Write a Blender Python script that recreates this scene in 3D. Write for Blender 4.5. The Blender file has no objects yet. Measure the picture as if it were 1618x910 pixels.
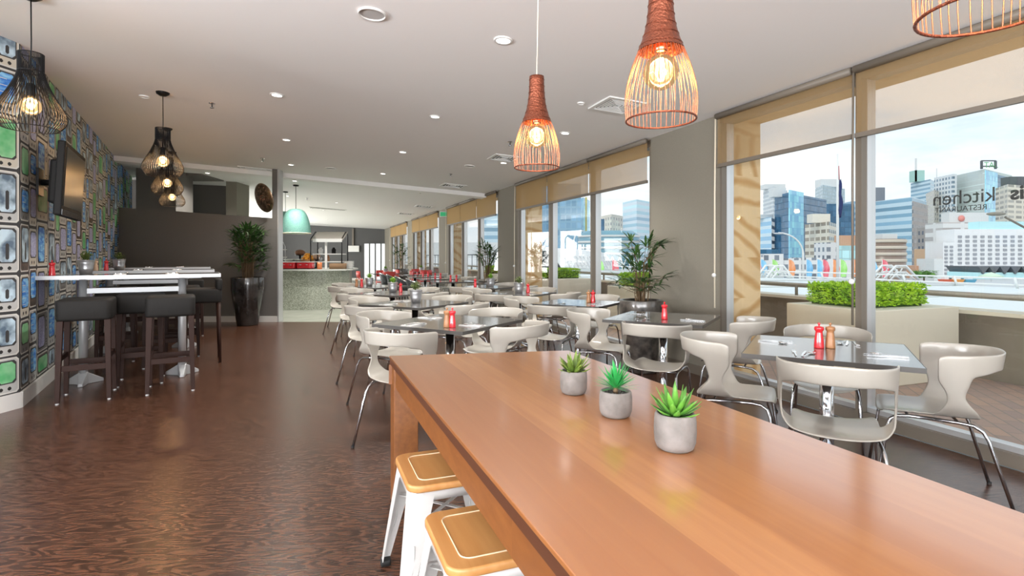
import bpy, bmesh, math, random
from mathutils import Vector, Matrix
random.seed(7)
S = bpy.context.scene
C = S.collection
PI = math.pi
F = 850.0          # focal length in pixels of the 1618 px wide frame
CAM = 1.27         # camera height
HOR = 405.0        # horizon row

# ------------------------------------------------------------------ camera, sky, light, exposure
cam_d = bpy.data.cameras.new('camera'); cam = bpy.data.objects.new('camera', cam_d); C.objects.link(cam)
cam.location = (0, 0, CAM); cam.rotation_euler = (PI/2, 0, 0)
cam_d.sensor_width = 36; cam_d.lens = F/1618*36; cam_d.shift_y = -(455-HOR)/1618
cam_d.clip_start = .02; cam_d.clip_end = 3000
S.camera = cam
S.view_settings.view_transform = 'Standard'; S.view_settings.look = 'None'
S.view_settings.gamma = 1; S.view_settings.use_curve_mapping = False
S.view_settings.exposure = 0.32
S.cycles.use_denoising = True
S.cycles.max_bounces = 8; S.cycles.diffuse_bounces = 5; S.cycles.glossy_bounces = 4
S.cycles.transparent_max_bounces = 24; S.cycles.transmission_bounces = 6
S.cycles.sample_clamp_indirect = 6; S.cycles.caustics_reflective = False; S.cycles.caustics_refractive = False

w = bpy.data.worlds.new('sky'); S.world = w; w.use_nodes = True
nt = w.node_tree; N = nt.nodes; L = nt.links; N.clear()
wo = N.new('ShaderNodeOutputWorld'); bg = N.new('ShaderNodeBackground')
tc = N.new('ShaderNodeTexCoord'); sx = N.new('ShaderNodeSeparateXYZ'); L.new(tc.outputs['Generated'], sx.inputs[0])
ramp = N.new('ShaderNodeValToRGB'); L.new(sx.outputs[2], ramp.inputs[0])
e = ramp.color_ramp.elements; e[0].position = 0; e[0].color = (.84,.91,.96,1); e[1].position = .6; e[1].color = (.42,.64,.92,1)
mp = N.new('ShaderNodeMapping'); mp.inputs['Scale'].default_value = (1.6,1.6,6); L.new(tc.outputs['Generated'], mp.inputs[0])
nz = N.new('ShaderNodeTexNoise'); nz.inputs['Scale'].default_value = 2.2; nz.inputs['Detail'].default_value = 7; nz.inputs['Roughness'].default_value = .55
L.new(mp.outputs[0], nz.inputs[0])
cr = N.new('ShaderNodeValToRGB'); cr.color_ramp.elements[0].position = .40; cr.color_ramp.elements[1].position = .58
cr.color_ramp.elements[0].color = (0,0,0,1); cr.color_ramp.elements[1].color = (1,1,1,1); L.new(nz.outputs[0], cr.inputs[0])
mx = N.new('ShaderNodeMixRGB'); L.new(cr.outputs[0], mx.inputs[0]); L.new(ramp.outputs[0], mx.inputs[1]); mx.inputs[2].default_value = (.99,.99,1,1)
L.new(mx.outputs[0], bg.inputs[0]); bg.inputs[1].default_value = 1.0; L.new(bg.outputs[0], wo.inputs[0])

def light(name, kind, loc, rot, power, color, **kw):
    d = bpy.data.lights.new(name, kind); d.energy = power; d.color = color
    for k, v in kw.items(): setattr(d, k, v)
    o = bpy.data.objects.new(name, d); C.objects.link(o); o.location = loc; o.rotation_euler = rot
    return o
sun = light('sun', 'SUN', (0,0,50), (0,0,0), 1.05, (1,.95,.86), angle=.02)
sun.rotation_euler = Vector((.55,.75,-.85)).to_track_quat('-Z','Y').to_euler()
# unseen fill lamps, added low and aimed up to brighten the ceiling
light('ceiling_fill_behind', 'AREA', (-1.5,-4.2,1.2), Vector((0,.4,.92)).to_track_quat('-Z','Y').to_euler(), 1500, (.97,.98,1), shape='RECTANGLE', size=11, size_y=2.0)
light('ceiling_fill_left', 'AREA', (-8.5,-.3,1.1), Vector((.3,.15,.95)).to_track_quat('-Z','Y').to_euler(), 1150, (.97,.98,1), shape='RECTANGLE', size=4.5, size_y=1.8)  # added fill from the left, no real source stands here
# added fill lamp, hidden by the partition, to brighten the far end
light('far_end_fill', 'AREA', (-12.6,20,1.5), Vector((1,0,.25)).to_track_quat('-Z','Y').to_euler(), 650, (1,.98,.95), shape='RECTANGLE', size=13, size_y=2.2)

# ------------------------------------------------------------------ geometry of the place
U = Vector((-.3587,.9334,0)); NW = Vector((.9334,.3587,0)); OFF = 3.937      # window wall: direction, outward normal, offset
def wp(y, o=0, z=0): return Vector(((OFF-.3587*y)/.9334, y, z)) + NW*o
def ceil_z(x, y): return 2.93-.0555*(.9334*x+.3587*y)
def G(px, py, z=0.0):                     # the point at height z seen at a pixel of the photograph
    d = F*(CAM-z)/(py-HOR); return Vector(((px-809)/F*d, d, z))
def R(px, d, z=0.0): return Vector(((px-809)/F*d, d, z))
def Zat(py, d): return CAM+(HOR-py)*d/F
L0 = Vector((-4.135,4.52,0)); E1 = Vector((-.51,.861,0)); E2 = Vector((.861,.51,0))   # papered wall: corner, direction, normal
def lp(a, b, z=0): return L0+E1*a+E2*b+Vector((0,0,z))

# ------------------------------------------------------------------ materials
def mat(name, col, rough=.5, metal=0, emis=None, es=0, noise=None, bump=None, coat=0, trans=0, spec=None):
    m = bpy.data.materials.new(name); m.use_nodes = True; n = m.node_tree.nodes; l = m.node_tree.links
    b = n['Principled BSDF']; b.inputs['Base Color'].default_value = (*col,1); b.inputs['Roughness'].default_value = rough
    b.inputs['Metallic'].default_value = metal
    if coat: b.inputs['Coat Weight'].default_value = coat; b.inputs['Coat Roughness'].default_value = .08 if coat<.9 else .13; b.inputs['Coat IOR'].default_value = 1.5 if coat<.7 else 2.1
    if spec is not None: b.inputs['Specular IOR Level'].default_value = spec
    if trans: b.inputs['Transmission Weight'].default_value = trans
    if emis: b.inputs['Emission Color'].default_value = (*emis,1); b.inputs['Emission Strength'].default_value = es
    if noise or bump:
        t = n.new('ShaderNodeTexCoord'); z = n.new('ShaderNodeTexNoise'); l.new(t.outputs['Object'], z.inputs[0])
        z.inputs['Scale'].default_value = (noise or bump)[0]; z.inputs['Detail'].default_value = 5
        if noise:
            c2 = noise[1]; r = n.new('ShaderNodeValToRGB'); r.color_ramp.elements[0].position=.35; r.color_ramp.elements[1].position=.65
            r.color_ramp.elements[0].color=(*col,1); r.color_ramp.elements[1].color=(*c2,1); l.new(z.outputs[0], r.inputs[0]); l.new(r.outputs[0], b.inputs['Base Color'])
        if bump:
            bp = n.new('ShaderNodeBump'); bp.inputs['Strength'].default_value = bump[1]; bp.inputs['Distance'].default_value=.01; l.new(z.outputs[0], bp.inputs['Height']); l.new(bp.outputs[0], b.inputs['Normal'])
    return m
def nodes(m): return m.node_tree.nodes, m.node_tree.links, m.node_tree.nodes['Principled BSDF']

def wood(name, c1, c2, c3, plank=.16, rough=.28, axis_rot=0, coat=.5, scale=1.0):
    """boards along local Y of the rotated object frame"""
    m = mat(name, c1, rough, coat=coat); n,l,b = nodes(m)
    t = n.new('ShaderNodeTexCoord'); mp = n.new('ShaderNodeMapping'); l.new(t.outputs['Object'], mp.inputs[0]); mp.inputs['Rotation'].default_value=(0,0,axis_rot)
    s = n.new('ShaderNodeSeparateXYZ'); l.new(mp.outputs[0], s.inputs[0])
    dv = n.new('ShaderNodeMath'); dv.operation='DIVIDE'; l.new(s.outputs[0], dv.inputs[0]); dv.inputs[1].default_value=plank
    fl = n.new('ShaderNodeMath'); fl.operation='FLOOR'; l.new(dv.outputs[0], fl.inputs[0])
    wn = n.new('ShaderNodeTexWhiteNoise'); wn.noise_dimensions='1D'; l.new(fl.outputs[0], wn.inputs['W'])
    mp2 = n.new('ShaderNodeMapping'); l.new(mp.outputs[0], mp2.inputs[0]); mp2.inputs['Scale'].default_value=(38*scale,2.2*scale,38*scale)
    ad = n.new('ShaderNodeVectorMath'); ad.operation='ADD'; l.new(mp2.outputs[0], ad.inputs[0])
    cb = n.new('ShaderNodeCombineXYZ'); mu = n.new('ShaderNodeMath'); mu.operation='MULTIPLY'; l.new(wn.outputs[0], mu.inputs[0]); mu.inputs[1].default_value=60
    l.new(mu.outputs[0], cb.inputs[1]); l.new(cb.outputs[0], ad.inputs[1])
    nz = n.new('ShaderNodeTexNoise'); nz.inputs['Scale'].default_value=1; nz.inputs['Detail'].default_value=6; l.new(ad.outputs[0], nz.inputs[0])
    r = n.new('ShaderNodeValToRGB'); r.color_ramp.elements[0].position=.3; r.color_ramp.elements[1].position=.7
    r.color_ramp.elements[0].color=(*c1,1); r.color_ramp.elements[1].color=(*c2,1); l.new(nz.outputs[0], r.inputs[0])
    mxx = n.new('ShaderNodeMixRGB'); m2 = n.new('ShaderNodeMath'); m2.operation='MULTIPLY'; m2.inputs[1].default_value=.75; l.new(wn.outputs[0], m2.inputs[0]); l.new(m2.outputs[0], mxx.inputs[0])
    l.new(r.outputs[0], mxx.inputs[1]); mxx.inputs[2].default_value=(*c3,1); l.new(mxx.outputs[0], b.inputs['Base Color'])
    return m

# timber-look vinyl floor: wavy embossed grain
def floor_mat():
    m = mat('oak_vinyl', (.1,.05,.03), .3); n,l,b = nodes(m)
    t = n.new('ShaderNodeTexCoord'); mp = n.new('ShaderNodeMapping'); l.new(t.outputs['Object'], mp.inputs[0]); mp.inputs['Rotation'].default_value=(0,0,math.radians(-69)); mp.inputs['Scale'].default_value=(1.0,6,1)
    wv = n.new('ShaderNodeTexNoise'); wv.inputs['Scale'].default_value=1.5; wv.inputs['Detail'].default_value=2; l.new(mp.outputs[0], wv.inputs[0])
    mu = n.new('ShaderNodeMath'); mu.operation='MULTIPLY'; mu.inputs[1].default_value=34; l.new(wv.outputs[0], mu.inputs[0])
    sn = n.new('ShaderNodeMath'); sn.operation='SINE'; m3 = n.new('ShaderNodeMath'); m3.operation='MULTIPLY'; m3.inputs[1].default_value=PI; l.new(mu.outputs[0], m3.inputs[0]); l.new(m3.outputs[0], sn.inputs[0])
    fine = n.new('ShaderNodeTexNoise'); mp3 = n.new('ShaderNodeMapping'); l.new(mp.outputs[0], mp3.inputs[0]); mp3.inputs['Scale'].default_value=(3,26,1); l.new(mp3.outputs[0], fine.inputs[0]); fine.inputs['Scale'].default_value=2; fine.inputs['Detail'].default_value=5
    ad = n.new('ShaderNodeMath'); ad.operation='MULTIPLY_ADD'; l.new(sn.outputs[0], ad.inputs[0]); ad.inputs[1].default_value=.15; l.new(fine.outputs[0], ad.inputs[2])
    r = n.new('ShaderNodeValToRGB'); el = r.color_ramp.elements; el[0].position=.3; el[0].color=(.024,.009,.005,1); el[1].position=.70; el[1].color=(.120,.052,.029,1); l.new(ad.outputs[0], r.inputs[0])
    l.new(r.outputs[0], b.inputs['Base Color'])
    bp = n.new('ShaderNodeBump'); bp.inputs['Strength'].default_value=.12; bp.inputs['Distance'].default_value=.004; l.new(ad.outputs[0], bp.inputs['Height']); l.new(bp.outputs[0], b.inputs['Normal'])
    b.inputs['Roughness'].default_value=.27; b.inputs['IOR'].default_value=1.55
    return m
M_floor = floor_mat()
M_tilefloor = mat('green_grey_vinyl', (.30,.32,.27), .25, noise=(3,(.36,.37,.32)))
M_ceil = mat('ceiling_paint', (.87,.86,.85), .9)
M_white = mat('white_paint', (.8,.8,.78), .5)
M_taupe = mat('taupe_wall', (.225,.205,.165), .8, noise=(180,(.26,.24,.195)))
M_dark = mat('charcoal_wall', (.135,.125,.113), .8, noise=(160,(.16,.148,.134)))
M_grey_end = mat('slate_wall', (.10,.10,.10), .8)
M_base = mat('skirting', (.72,.70,.66), .5)
M_alu = mat('aluminium', (.62,.63,.64), .35, .6)
M_frame = mat('bronze_frame', (.10,.09,.08), .5)
M_framebrown = mat('taupe_frame', (.17,.145,.115), .5)
M_chrome = mat('chrome', (.82,.83,.85), .09, 1)
M_chromed = mat('chrome_tube', (.55,.56,.58), .16, 1)
M_shell = mat('chair_shell', (.41,.385,.34), .28, coat=.3)
M_top = mat('table_laminate', (.115,.11,.105), .2, coat=.6)
M_edge = mat('table_edge', (.075,.07,.065), .4)
M_steel = mat('cutlery_steel', (.8,.8,.8), .15, 1)
M_napkin = mat('napkin', (.85,.84,.82), .8)
M_red = mat('red_gloss', (.62,.02,.03), .22, coat=.5)
M_woodg = mat('grinder_wood', (.42,.20,.09), .35, noise=(30,(.33,.15,.06)))
M_paleg = mat('pale_grinder_wood', (.72,.50,.33), .4)
M_conc = mat('concrete', (.15,.14,.13), .85, noise=(22,(.22,.205,.195)), bump=(90,.25))
M_soil = mat('pebbles', (.02,.018,.015), .6, noise=(160,(.16,.15,.14)), bump=(120,1))
M_agave = mat('agave_leaf', (.16,.24,.03), .45, noise=(9,(.07,.14,.025)))
M_agave2 = mat('agave_leaf_bright', (.12,.34,.04), .45, noise=(12,(.04,.14,.03)))
M_spike = mat('spiky_leaf', (.04,.42,.10), .4, noise=(14,(.02,.24,.05)))
M_palm = mat('palm_leaf', (.022,.065,.014), .4, noise=(5,(.06,.14,.03)))
M_stem = mat('palm_stem', (.16,.10,.05), .8)
M_bush = mat('bush_leaf', (.16,.20,.04), .6, noise=(25,(.07,.12,.03)))
M_bushb = mat('bush_leaf_bright', (.28,.48,.04), .6, noise=(25,(.14,.32,.03)))
M_hedge = mat('hedge_leaf', (.58,.82,.05), .6, noise=(14,(.24,.48,.03)))
M_galv = mat('galvanised', (.45,.46,.48), .35, .85, noise=(15,(.6,.61,.63)))
M_blackpot = mat('black_glaze', (.008,.007,.007), .15, coat=.5, noise=(4,(.05,.045,.042)))
M_crackle = mat('dark_crackle_pot', (.03,.027,.025), .3, coat=.6, noise=(10,(.16,.14,.12)))
M_black = mat('black_metal', (.012,.012,.013), .35, .6)
M_blackp = mat('black_plastic', (.008,.008,.008), .6, spec=.2)
M_screen = mat('tv_glass', (.020,.026,.029), .3, spec=.12)
M_copper = mat('copper', (.52,.22,.13), .25, 1)
M_coppern = mat('copper_weave', (.22,.065,.035), .35, .8, bump=(120,.5))
M_bulb = mat('warm_bulb', (1,.8,.5), .3, emis=(1,.55,.22), es=2.6)
M_fil = mat('filament', (1,.8,.5), .3, emis=(1,.78,.45), es=26)
M_dl = mat('downlight_lens', (1,1,1), .5, emis=(1,.96,.9), es=7)
M_teal = mat('teal_wicker', (.15,.38,.33), .6, bump=(160,.8), noise=(60,(.24,.48,.41)))
M_leather = mat('black_leatherette', (.012,.011,.010), .65, spec=.3, bump=(220,.2))
M_legw = mat('espresso_wood', (.030,.012,.008), .55, spec=.25)
M_silver = mat('silver_paint', (.50,.51,.52), .38, .3)
M_granite = mat('granite', (.20,.22,.17), .35, noise=(48,(.50,.53,.45)))
M_stoolw = wood('stool_seat_wood', (.54,.24,.07), (.62,.31,.11), (.56,.27,.09), .11, .35, 0, .3)
M_stoolm = mat('white_enamel', (.74,.73,.71), .35, coat=.3)
M_rubber = mat('rubber', (.01,.01,.01), .7)
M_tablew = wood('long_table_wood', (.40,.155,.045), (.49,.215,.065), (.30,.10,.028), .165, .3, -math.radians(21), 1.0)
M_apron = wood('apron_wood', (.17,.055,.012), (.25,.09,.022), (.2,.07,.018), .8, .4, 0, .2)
M_cream = mat('cream_render', (.80,.72,.57), .8)
M_parapet = mat('parapet_stone', (.23,.19,.145), .7, noise=(2,(.29,.25,.19)))
M_rail = mat('rail_brown', (.27,.24,.19), .45, .3)
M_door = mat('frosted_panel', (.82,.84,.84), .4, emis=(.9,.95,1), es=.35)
M_weave = mat('black_weave', (.02,.025,.03), .5, bump=(90,1))
M_redch = mat('red_chair', (.60,.06,.05), .4)

def glass_mat():
    m = bpy.data.materials.new('window_glass'); m.use_nodes = True; n = m.node_tree.nodes; l = m.node_tree.links; n.clear()
    o = n.new('ShaderNodeOutputMaterial'); t = n.new('ShaderNodeBsdfTransparent'); g = n.new('ShaderNodeBsdfGlossy'); g.inputs['Roughness'].default_value=0
    t.inputs[0].default_value=(.975,.99,.985,1)
    lw = n.new('ShaderNodeLayerWeight'); lw.inputs[0].default_value=.5; pw = n.new('ShaderNodeMath'); pw.operation='POWER'; pw.inputs[1].default_value=4.5; l.new(lw.outputs['Facing'], pw.inputs[0])
    f = n.new('ShaderNodeMath'); f.operation='MULTIPLY_ADD'; f.inputs[1].default_value=.55; f.inputs[2].default_value=.025; l.new(pw.outputs[0], f.inputs[0]); mm = n.new('ShaderNodeMixShader'); l.new(f.outputs[0], mm.inputs[0]); l.new(t.outputs[0], mm.inputs[1]); l.new(g.outputs[0], mm.inputs[2]); l.new(mm.outputs[0], o.inputs[0])
    return m
M_glass = glass_mat()
def blind_mat():
    m = bpy.data.materials.new('blind_mesh'); m.use_nodes = True; n = m.node_tree.nodes; l = m.node_tree.links; n.clear()
    o = n.new('ShaderNodeOutputMaterial'); t = n.new('ShaderNodeBsdfTransparent'); d = n.new('ShaderNodeBsdfDiffuse'); tr = n.new('ShaderNodeBsdfTranslucent')
    d.inputs[0].default_value=(.60,.42,.22,1); tr.inputs[0].default_value=(.56,.38,.19,1)
    a = n.new('ShaderNodeMixShader'); a.inputs[0].default_value=.5; l.new(d.outputs[0], a.inputs[1]); l.new(tr.outputs[0], a.inputs[2])
    lw = n.new('ShaderNodeLayerWeight'); lw.inputs[0].default_value=.5
    r = n.new('ShaderNodeMapRange'); r.inputs[1].default_value=.35; r.inputs[2].default_value=.78; r.inputs[3].default_value=.36; r.inputs[4].default_value=1; l.new(lw.outputs['Facing'], r.inputs[0])
    mm = n.new('ShaderNodeMixShader'); l.new(r.outputs[0], mm.inputs[0]); l.new(t.outputs[0], mm.inputs[1]); l.new(a.outputs[0], mm.inputs[2]); l.new(mm.outputs[0], o.inputs[0])
    return m
M_blind = blind_mat()
def sandstone():
    m = mat('banded_sandstone', (.7,.5,.28), .8); n,l,b = nodes(m)
    t = n.new('ShaderNodeTexCoord'); s = n.new('ShaderNodeSeparateXYZ'); l.new(t.outputs['Object'], s.inputs[0])
    dv = n.new('ShaderNodeMath'); dv.operation='DIVIDE'; l.new(s.outputs[2], dv.inputs[0]); dv.inputs[1].default_value=.42
    fl = n.new('ShaderNodeMath'); fl.operation='FLOOR'; l.new(dv.outputs[0], fl.inputs[0])
    wn = n.new('ShaderNodeTexWhiteNoise'); wn.noise_dimensions='1D'; l.new(fl.outputs[0], wn.inputs['W'])
    rot = n.new('ShaderNodeVectorRotate'); rot.rotation_type='AXIS_ANGLE'; rot.inputs['Axis'].default_value=(.936,.35,0); l.new(t.outputs['Object'], rot.inputs[0])
    rot.inputs['Axis'].default_value=(-.3587,.9334,0)
    mu = n.new('ShaderNodeMath'); mu.operation='MULTIPLY'; mu.inputs[1].default_value=3; l.new(wn.outputs[0], mu.inputs[0]); l.new(mu.outputs[0], rot.inputs['Angle'])
    wv = n.new('ShaderNodeTexWave'); wv.bands_direction='Z'; wv.inputs['Scale'].default_value=1.6; wv.inputs['Distortion'].default_value=5; wv.inputs['Detail'].default_value=2; wv.inputs['Detail Scale'].default_value=1.2; l.new(rot.outputs[0], wv.inputs[0])
    r = n.new('ShaderNodeValToRGB'); el=r.color_ramp.elements; el[0].color=(.55,.31,.12,1); el[0].position=.0; el[1].color=(.74,.53,.30,1); el[1].position=.5; l.new(wv.outputs[0], r.inputs[0])
    l.new(r.outputs[0], b.inputs['Base Color']); return m
M_sand = sandstone()
def paver():
    m = mat('brick_pavers', (.5,.3,.2), .8); n,l,b = nodes(m)
    t = n.new('ShaderNodeTexCoord'); mp = n.new('ShaderNodeMapping'); mp.inputs['Rotation'].default_value=(0,0,math.radians(-69)); l.new(t.outputs['Object'], mp.inputs[0])
    br = n.new('ShaderNodeTexBrick'); br.inputs['Scale'].default_value=1; br.inputs['Brick Width'].default_value=.23; br.inputs['Row Height'].default_value=.115; br.inputs['Mortar Size'].default_value=.006
    br.inputs['Color1'].default_value=(.50,.33,.24,1); br.inputs['Color2'].default_value=(.40,.29,.24,1); br.inputs['Mortar'].default_value=(.30,.25,.21,1); l.new(mp.outputs[0], br.inputs[0])
    l.new(br.outputs[0], b.inputs['Base Color']); return m
M_paver = paver()

def facade(name, wall, glass, floor_h=3.2, bay=3.0, fv=.5, fh=.7, gr=.15):
    m = mat(name, wall, .7); n,l,b = nodes(m)
    uv = n.new('ShaderNodeUVMap'); s = n.new('ShaderNodeSeparateXYZ'); l.new(uv.outputs[0], s.inputs[0])
    def win(out, size, frac):
        d = n.new('ShaderNodeMath'); d.operation='DIVIDE'; l.new(out, d.inputs[0]); d.inputs[1].default_value=size
        f = n.new('ShaderNodeMath'); f.operation='FRACT'; l.new(d.outputs[0], f.inputs[0])
        c = n.new('ShaderNodeMath'); c.operation='LESS_THAN'; l.new(f.outputs[0], c.inputs[0]); c.inputs[1].default_value=frac
        return c.outputs[0], d.outputs[0]
    a, da = win(s.outputs[0], bay, fh); c, dc = win(s.outputs[1], floor_h, fv)
    k = n.new('ShaderNodeMath'); k.operation='MULTIPLY'; l.new(a, k.inputs[0]); l.new(c, k.inputs[1])
    f1 = n.new('ShaderNodeMath'); f1.operation='FLOOR'; l.new(da, f1.inputs[0]); f2 = n.new('ShaderNodeMath'); f2.operation='FLOOR'; l.new(dc, f2.inputs[0])
    cb = n.new('ShaderNodeCombineXYZ'); l.new(f1.outputs[0], cb.inputs[0]); l.new(f2.outputs[0], cb.inputs[1])
    wn = n.new('ShaderNodeTexWhiteNoise'); l.new(cb.outputs[0], wn.inputs['Vector'])
    g2 = n.new('ShaderNodeMixRGB'); g2.inputs[1].default_value=(*glass,1); g2.inputs[2].default_value=(*[min(1,v*1.6+.04) for v in glass],1); l.new(wn.outputs[0], g2.inputs[0])
    mm = n.new('ShaderNodeMixRGB'); l.new(k.outputs[0], mm.inputs[0]); mm.inputs[1].default_value=(*wall,1); l.new(g2.outputs[0], mm.inputs[2])
    l.new(mm.outputs[0], b.inputs['Base Color'])
    rr = n.new('ShaderNodeMapRange'); rr.inputs[3].default_value=.7; rr.inputs[4].default_value=gr; l.new(k.outputs[0], rr.inputs[0]); l.new(rr.outputs[0], b.inputs['Roughness'])
    return m

# ------------------------------------------------------------------ mesh builder
class MB:
    def __init__(s): s.v=[]; s.f=[]; s.sm=[]; s.mi=[]; s.uv={}
    def add(s, vs, fs, smooth=False, mi=0):
        o=len(s.v); s.v+= [tuple(p) for p in vs]
        for f in fs: s.f.append(tuple(i+o for i in f)); s.sm.append(smooth); s.mi.append(mi)
        return s
    def hexa(s, p, mi=0):            # 4 bottom points ccw, 4 top points
        return s.add(p, [(3,2,1,0),(4,5,6,7),(0,1,5,4),(1,2,6,5),(2,3,7,6),(3,0,4,7)], mi=mi)
    def box(s, c, d, rz=0, mi=0):
        c=Vector(c); hx,hy,hz=d[0]/2,d[1]/2,d[2]/2; m=Matrix.Rotation(rz,3,'Z')
        return s.hexa([c+m@Vector(q) for q in [(-hx,-hy,-hz),(hx,-hy,-hz),(hx,hy,-hz),(-hx,hy,-hz),(-hx,-hy,hz),(hx,-hy,hz),(hx,hy,hz),(-hx,hy,hz)]], mi)
    def wbox(s, y0,y1,o0,o1,z0,z1, mi=0):
        return s.hexa([wp(y1,o0,z0),wp(y0,o0,z0),wp(y0,o1,z0),wp(y1,o1,z0),wp(y1,o0,z1),wp(y0,o0,z1),wp(y0,o1,z1),wp(y1,o1,z1)], mi)
    def lbox(s, a0,a1,b0,b1,z0,z1, mi=0):
        return s.hexa([lp(a0,b0,z0),lp(a0,b1,z0),lp(a1,b1,z0),lp(a1,b0,z0),lp(a0,b0,z1),lp(a0,b1,z1),lp(a1,b1,z1),lp(a1,b0,z1)], mi)
    def rbox(s, c, d, r, n=5, mi=0, rz=0, tb=0):   # box with rounded vertical corners; tb: small top rounding
        c=Vector(c); hx,hy,hz=d[0]/2,d[1]/2,d[2]/2; m=Matrix.Rotation(rz,3,'Z')
        rings=[(0,-hz),(0,hz)] if not tb else [(tb,-hz),(tb*.3,-hz+tb*.3),(0,-hz+tb),(0,hz-tb),(tb*.3,hz-tb*.3),(tb,hz)]
        vs=[];
        for ins,z in rings:
            for k in range(4):
                cx=(hx-r)*(1 if k in(0,3) else -1); cy=(hy-r)*(1 if k in (0,1) else -1)
                for j in range(n+1):
                    a=PI/2*k+PI/2*j/n; vs.append(c+m@Vector((cx+(r-ins)*math.cos(a),cy+(r-ins)*math.sin(a),z)))
        q=4*(n+1); R_=len(rings); fs=[]
        for i in range(R_-1):
            for j in range(q): fs.append((i*q+j,i*q+(j+1)%q,(i+1)*q+(j+1)%q,(i+1)*q+j))
        s.add(vs,fs,True,mi); o=len(s.v)-len(vs)
        s.f.append(tuple(o+(R_-1)*q+j for j in range(q))); s.sm.append(False); s.mi.append(mi)
        s.f.append(tuple(o+q-1-j for j in range(q))); s.sm.append(False); s.mi.append(mi)
        return s
    def tube(s, pts, r, n=8, mi=0, cap=True, closed=False):
        pts=[Vector(p) for p in pts]; rs=r if isinstance(r,(list,tuple)) else [r]*len(pts); vs=[]; K=len(pts)
        prev=None
        for i,p in enumerate(pts):
            if closed: t=(pts[(i+1)%K]-pts[i-1]).normalized()
            else: t=(pts[min(i+1,K-1)]-pts[max(i-1,0)]).normalized()
            if prev is None:
                a=Vector((0,0,1)) if abs(t.z)<.9 else Vector((1,0,0)); x=t.cross(a).normalized()
            else:
                x=(prev-t*prev.dot(t)).normalized()
            prev=x; y=t.cross(x)
            for j in range(n):
                a=2*PI*j/n; vs.append(p+(x*math.cos(a)+y*math.sin(a))*rs[i])
        fs=[]
        for i in range(K if closed else K-1):
            for j in range(n): fs.append((i*n+j,i*n+(j+1)%n,((i+1)%K)*n+(j+1)%n,((i+1)%K)*n+j))
        if cap and not closed: fs.append(tuple(range(n-1,-1,-1))); fs.append(tuple((K-1)*n+j for j in range(n)))
        return s.add(vs,fs,True,mi)
    def lathe(s, prof, c=(0,0,0), n=24, mi=0, sx=1, sy=1):
        c=Vector(c); vs=[]; K=len(prof)
        for r,z in prof:
            for j in range(n): a=2*PI*j/n; vs.append(c+Vector((r*math.cos(a)*sx,r*math.sin(a)*sy,z)))
        fs=[(i*n+j,i*n+(j+1)%n,(i+1)*n+(j+1)%n,(i+1)*n+j) for i in range(K-1) for j in range(n)]
        return s.add(vs,fs,True,mi)
    def sphere(s, c, r, n=16, mi=0, sc=(1,1,1)):
        prof=[]; 
        for i in range(n//2+1): a=-PI/2+PI*i/(n//2); prof.append((max(1e-4,r*math.cos(a)),r*math.sin(a)*sc[2]))
        return s.lathe(prof,c,n,mi,sc[0],sc[1])
    def prism(s, poly, z0, z1, mi=0, uv=False):
        n=len(poly); o=len(s.f); base=len(s.v)
        s.add([(p[0],p[1],z0) for p in poly]+[(p[0],p[1],z1) for p in poly], [(i,(i+1)%n,(i+1)%n+n,i+n) for i in range(n)]+[tuple(range(n-1,-1,-1)),tuple(range(n,2*n))], mi=mi)
        if uv:
            d=0
            for i in range(n):
                ln=(Vector(poly[(i+1)%n][:2])-Vector(poly[i][:2])).length
                s.uv[o+i]=[(d,z0+50),(d+ln,z0+50),(d+ln,z1+50),(d,z1+50)]; d+=ln+3.3
        return s
    def blade(s, p0, dirv, length, width, droop=0, side=None, seg=4, mi=0, fold=.0):
        d=Vector(dirv).normalized(); side=side or d.cross(Vector((0,0,1)))
        if side.length<1e-3: side=Vector((1,0,0))
        side=side.normalized(); vs=[]; p=Vector(p0)
        for i in range(seg+1):
            t=i/seg; wd=width*(math.sin(PI*min(1,.12+t*.88))**.8 if t<1 else 0.02)
            q=p+d*length*t+Vector((0,0,-1))*droop*length*t*t
            vs+= [q-side*wd/2, q+Vector((0,0,-fold*wd)), q+side*wd/2]
        fs=[]
        for i in range(seg): a=i*3; fs+= [(a,a+1,a+4,a+3),(a+1,a+2,a+5,a+4)]
        return s.add(vs,fs,True,mi)
    def build(s, name, mats, parent=None, bevel=0, sub=0, solid=0, soloff=0):
        me=bpy.data.meshes.new(name); me.from_pydata(s.v,[],s.f); me.polygons.foreach_set('use_smooth',s.sm); me.polygons.foreach_set('material_index',s.mi)
        for m in (mats if isinstance(mats,(list,tuple)) else [mats]): me.materials.append(m)
        if s.uv:
            ul=me.uv_layers.new(name='UVMap')
            for p in me.polygons:
                if p.index in s.uv:
                    for k,li in enumerate(p.loop_indices): ul.data[li].uv=s.uv[p.index][k]
        me.update(); o=bpy.data.objects.new(name,me); C.objects.link(o)
        if parent: o.parent=parent
        if solid: md=o.modifiers.new('solid','SOLIDIFY'); md.thickness=solid; md.offset=soloff
        if bevel: md=o.modifiers.new('bevel','BEVEL'); md.width=bevel; md.segments=2; md.limit_method='ANGLE'; md.angle_limit=.6
        if sub: md=o.modifiers.new('sub','SUBSURF'); md.levels=sub; md.render_levels=sub
        return o
def tag(o, label=None, cat=None, group=None, kind=None):
    if label: o['label']=label
    if cat: o['category']=cat
    if group: o['group']=group
    if kind: o['kind']=kind
    return o
def thing(name, loc, rz=0, label=None, cat=None, group=None, kind=None):
    o=bpy.data.objects.new(name,None); C.objects.link(o); o.location=loc; o.rotation_euler=(0,0,rz); o.empty_display_size=.1
    return tag(o,label,cat,group,kind)
def copy_tree(o, parent=None):
    c=o.copy(); C.objects.link(c)
    if parent: c.parent=parent
    for ch in list(o.children): copy_tree(ch,c)
    return c
used=set()
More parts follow.
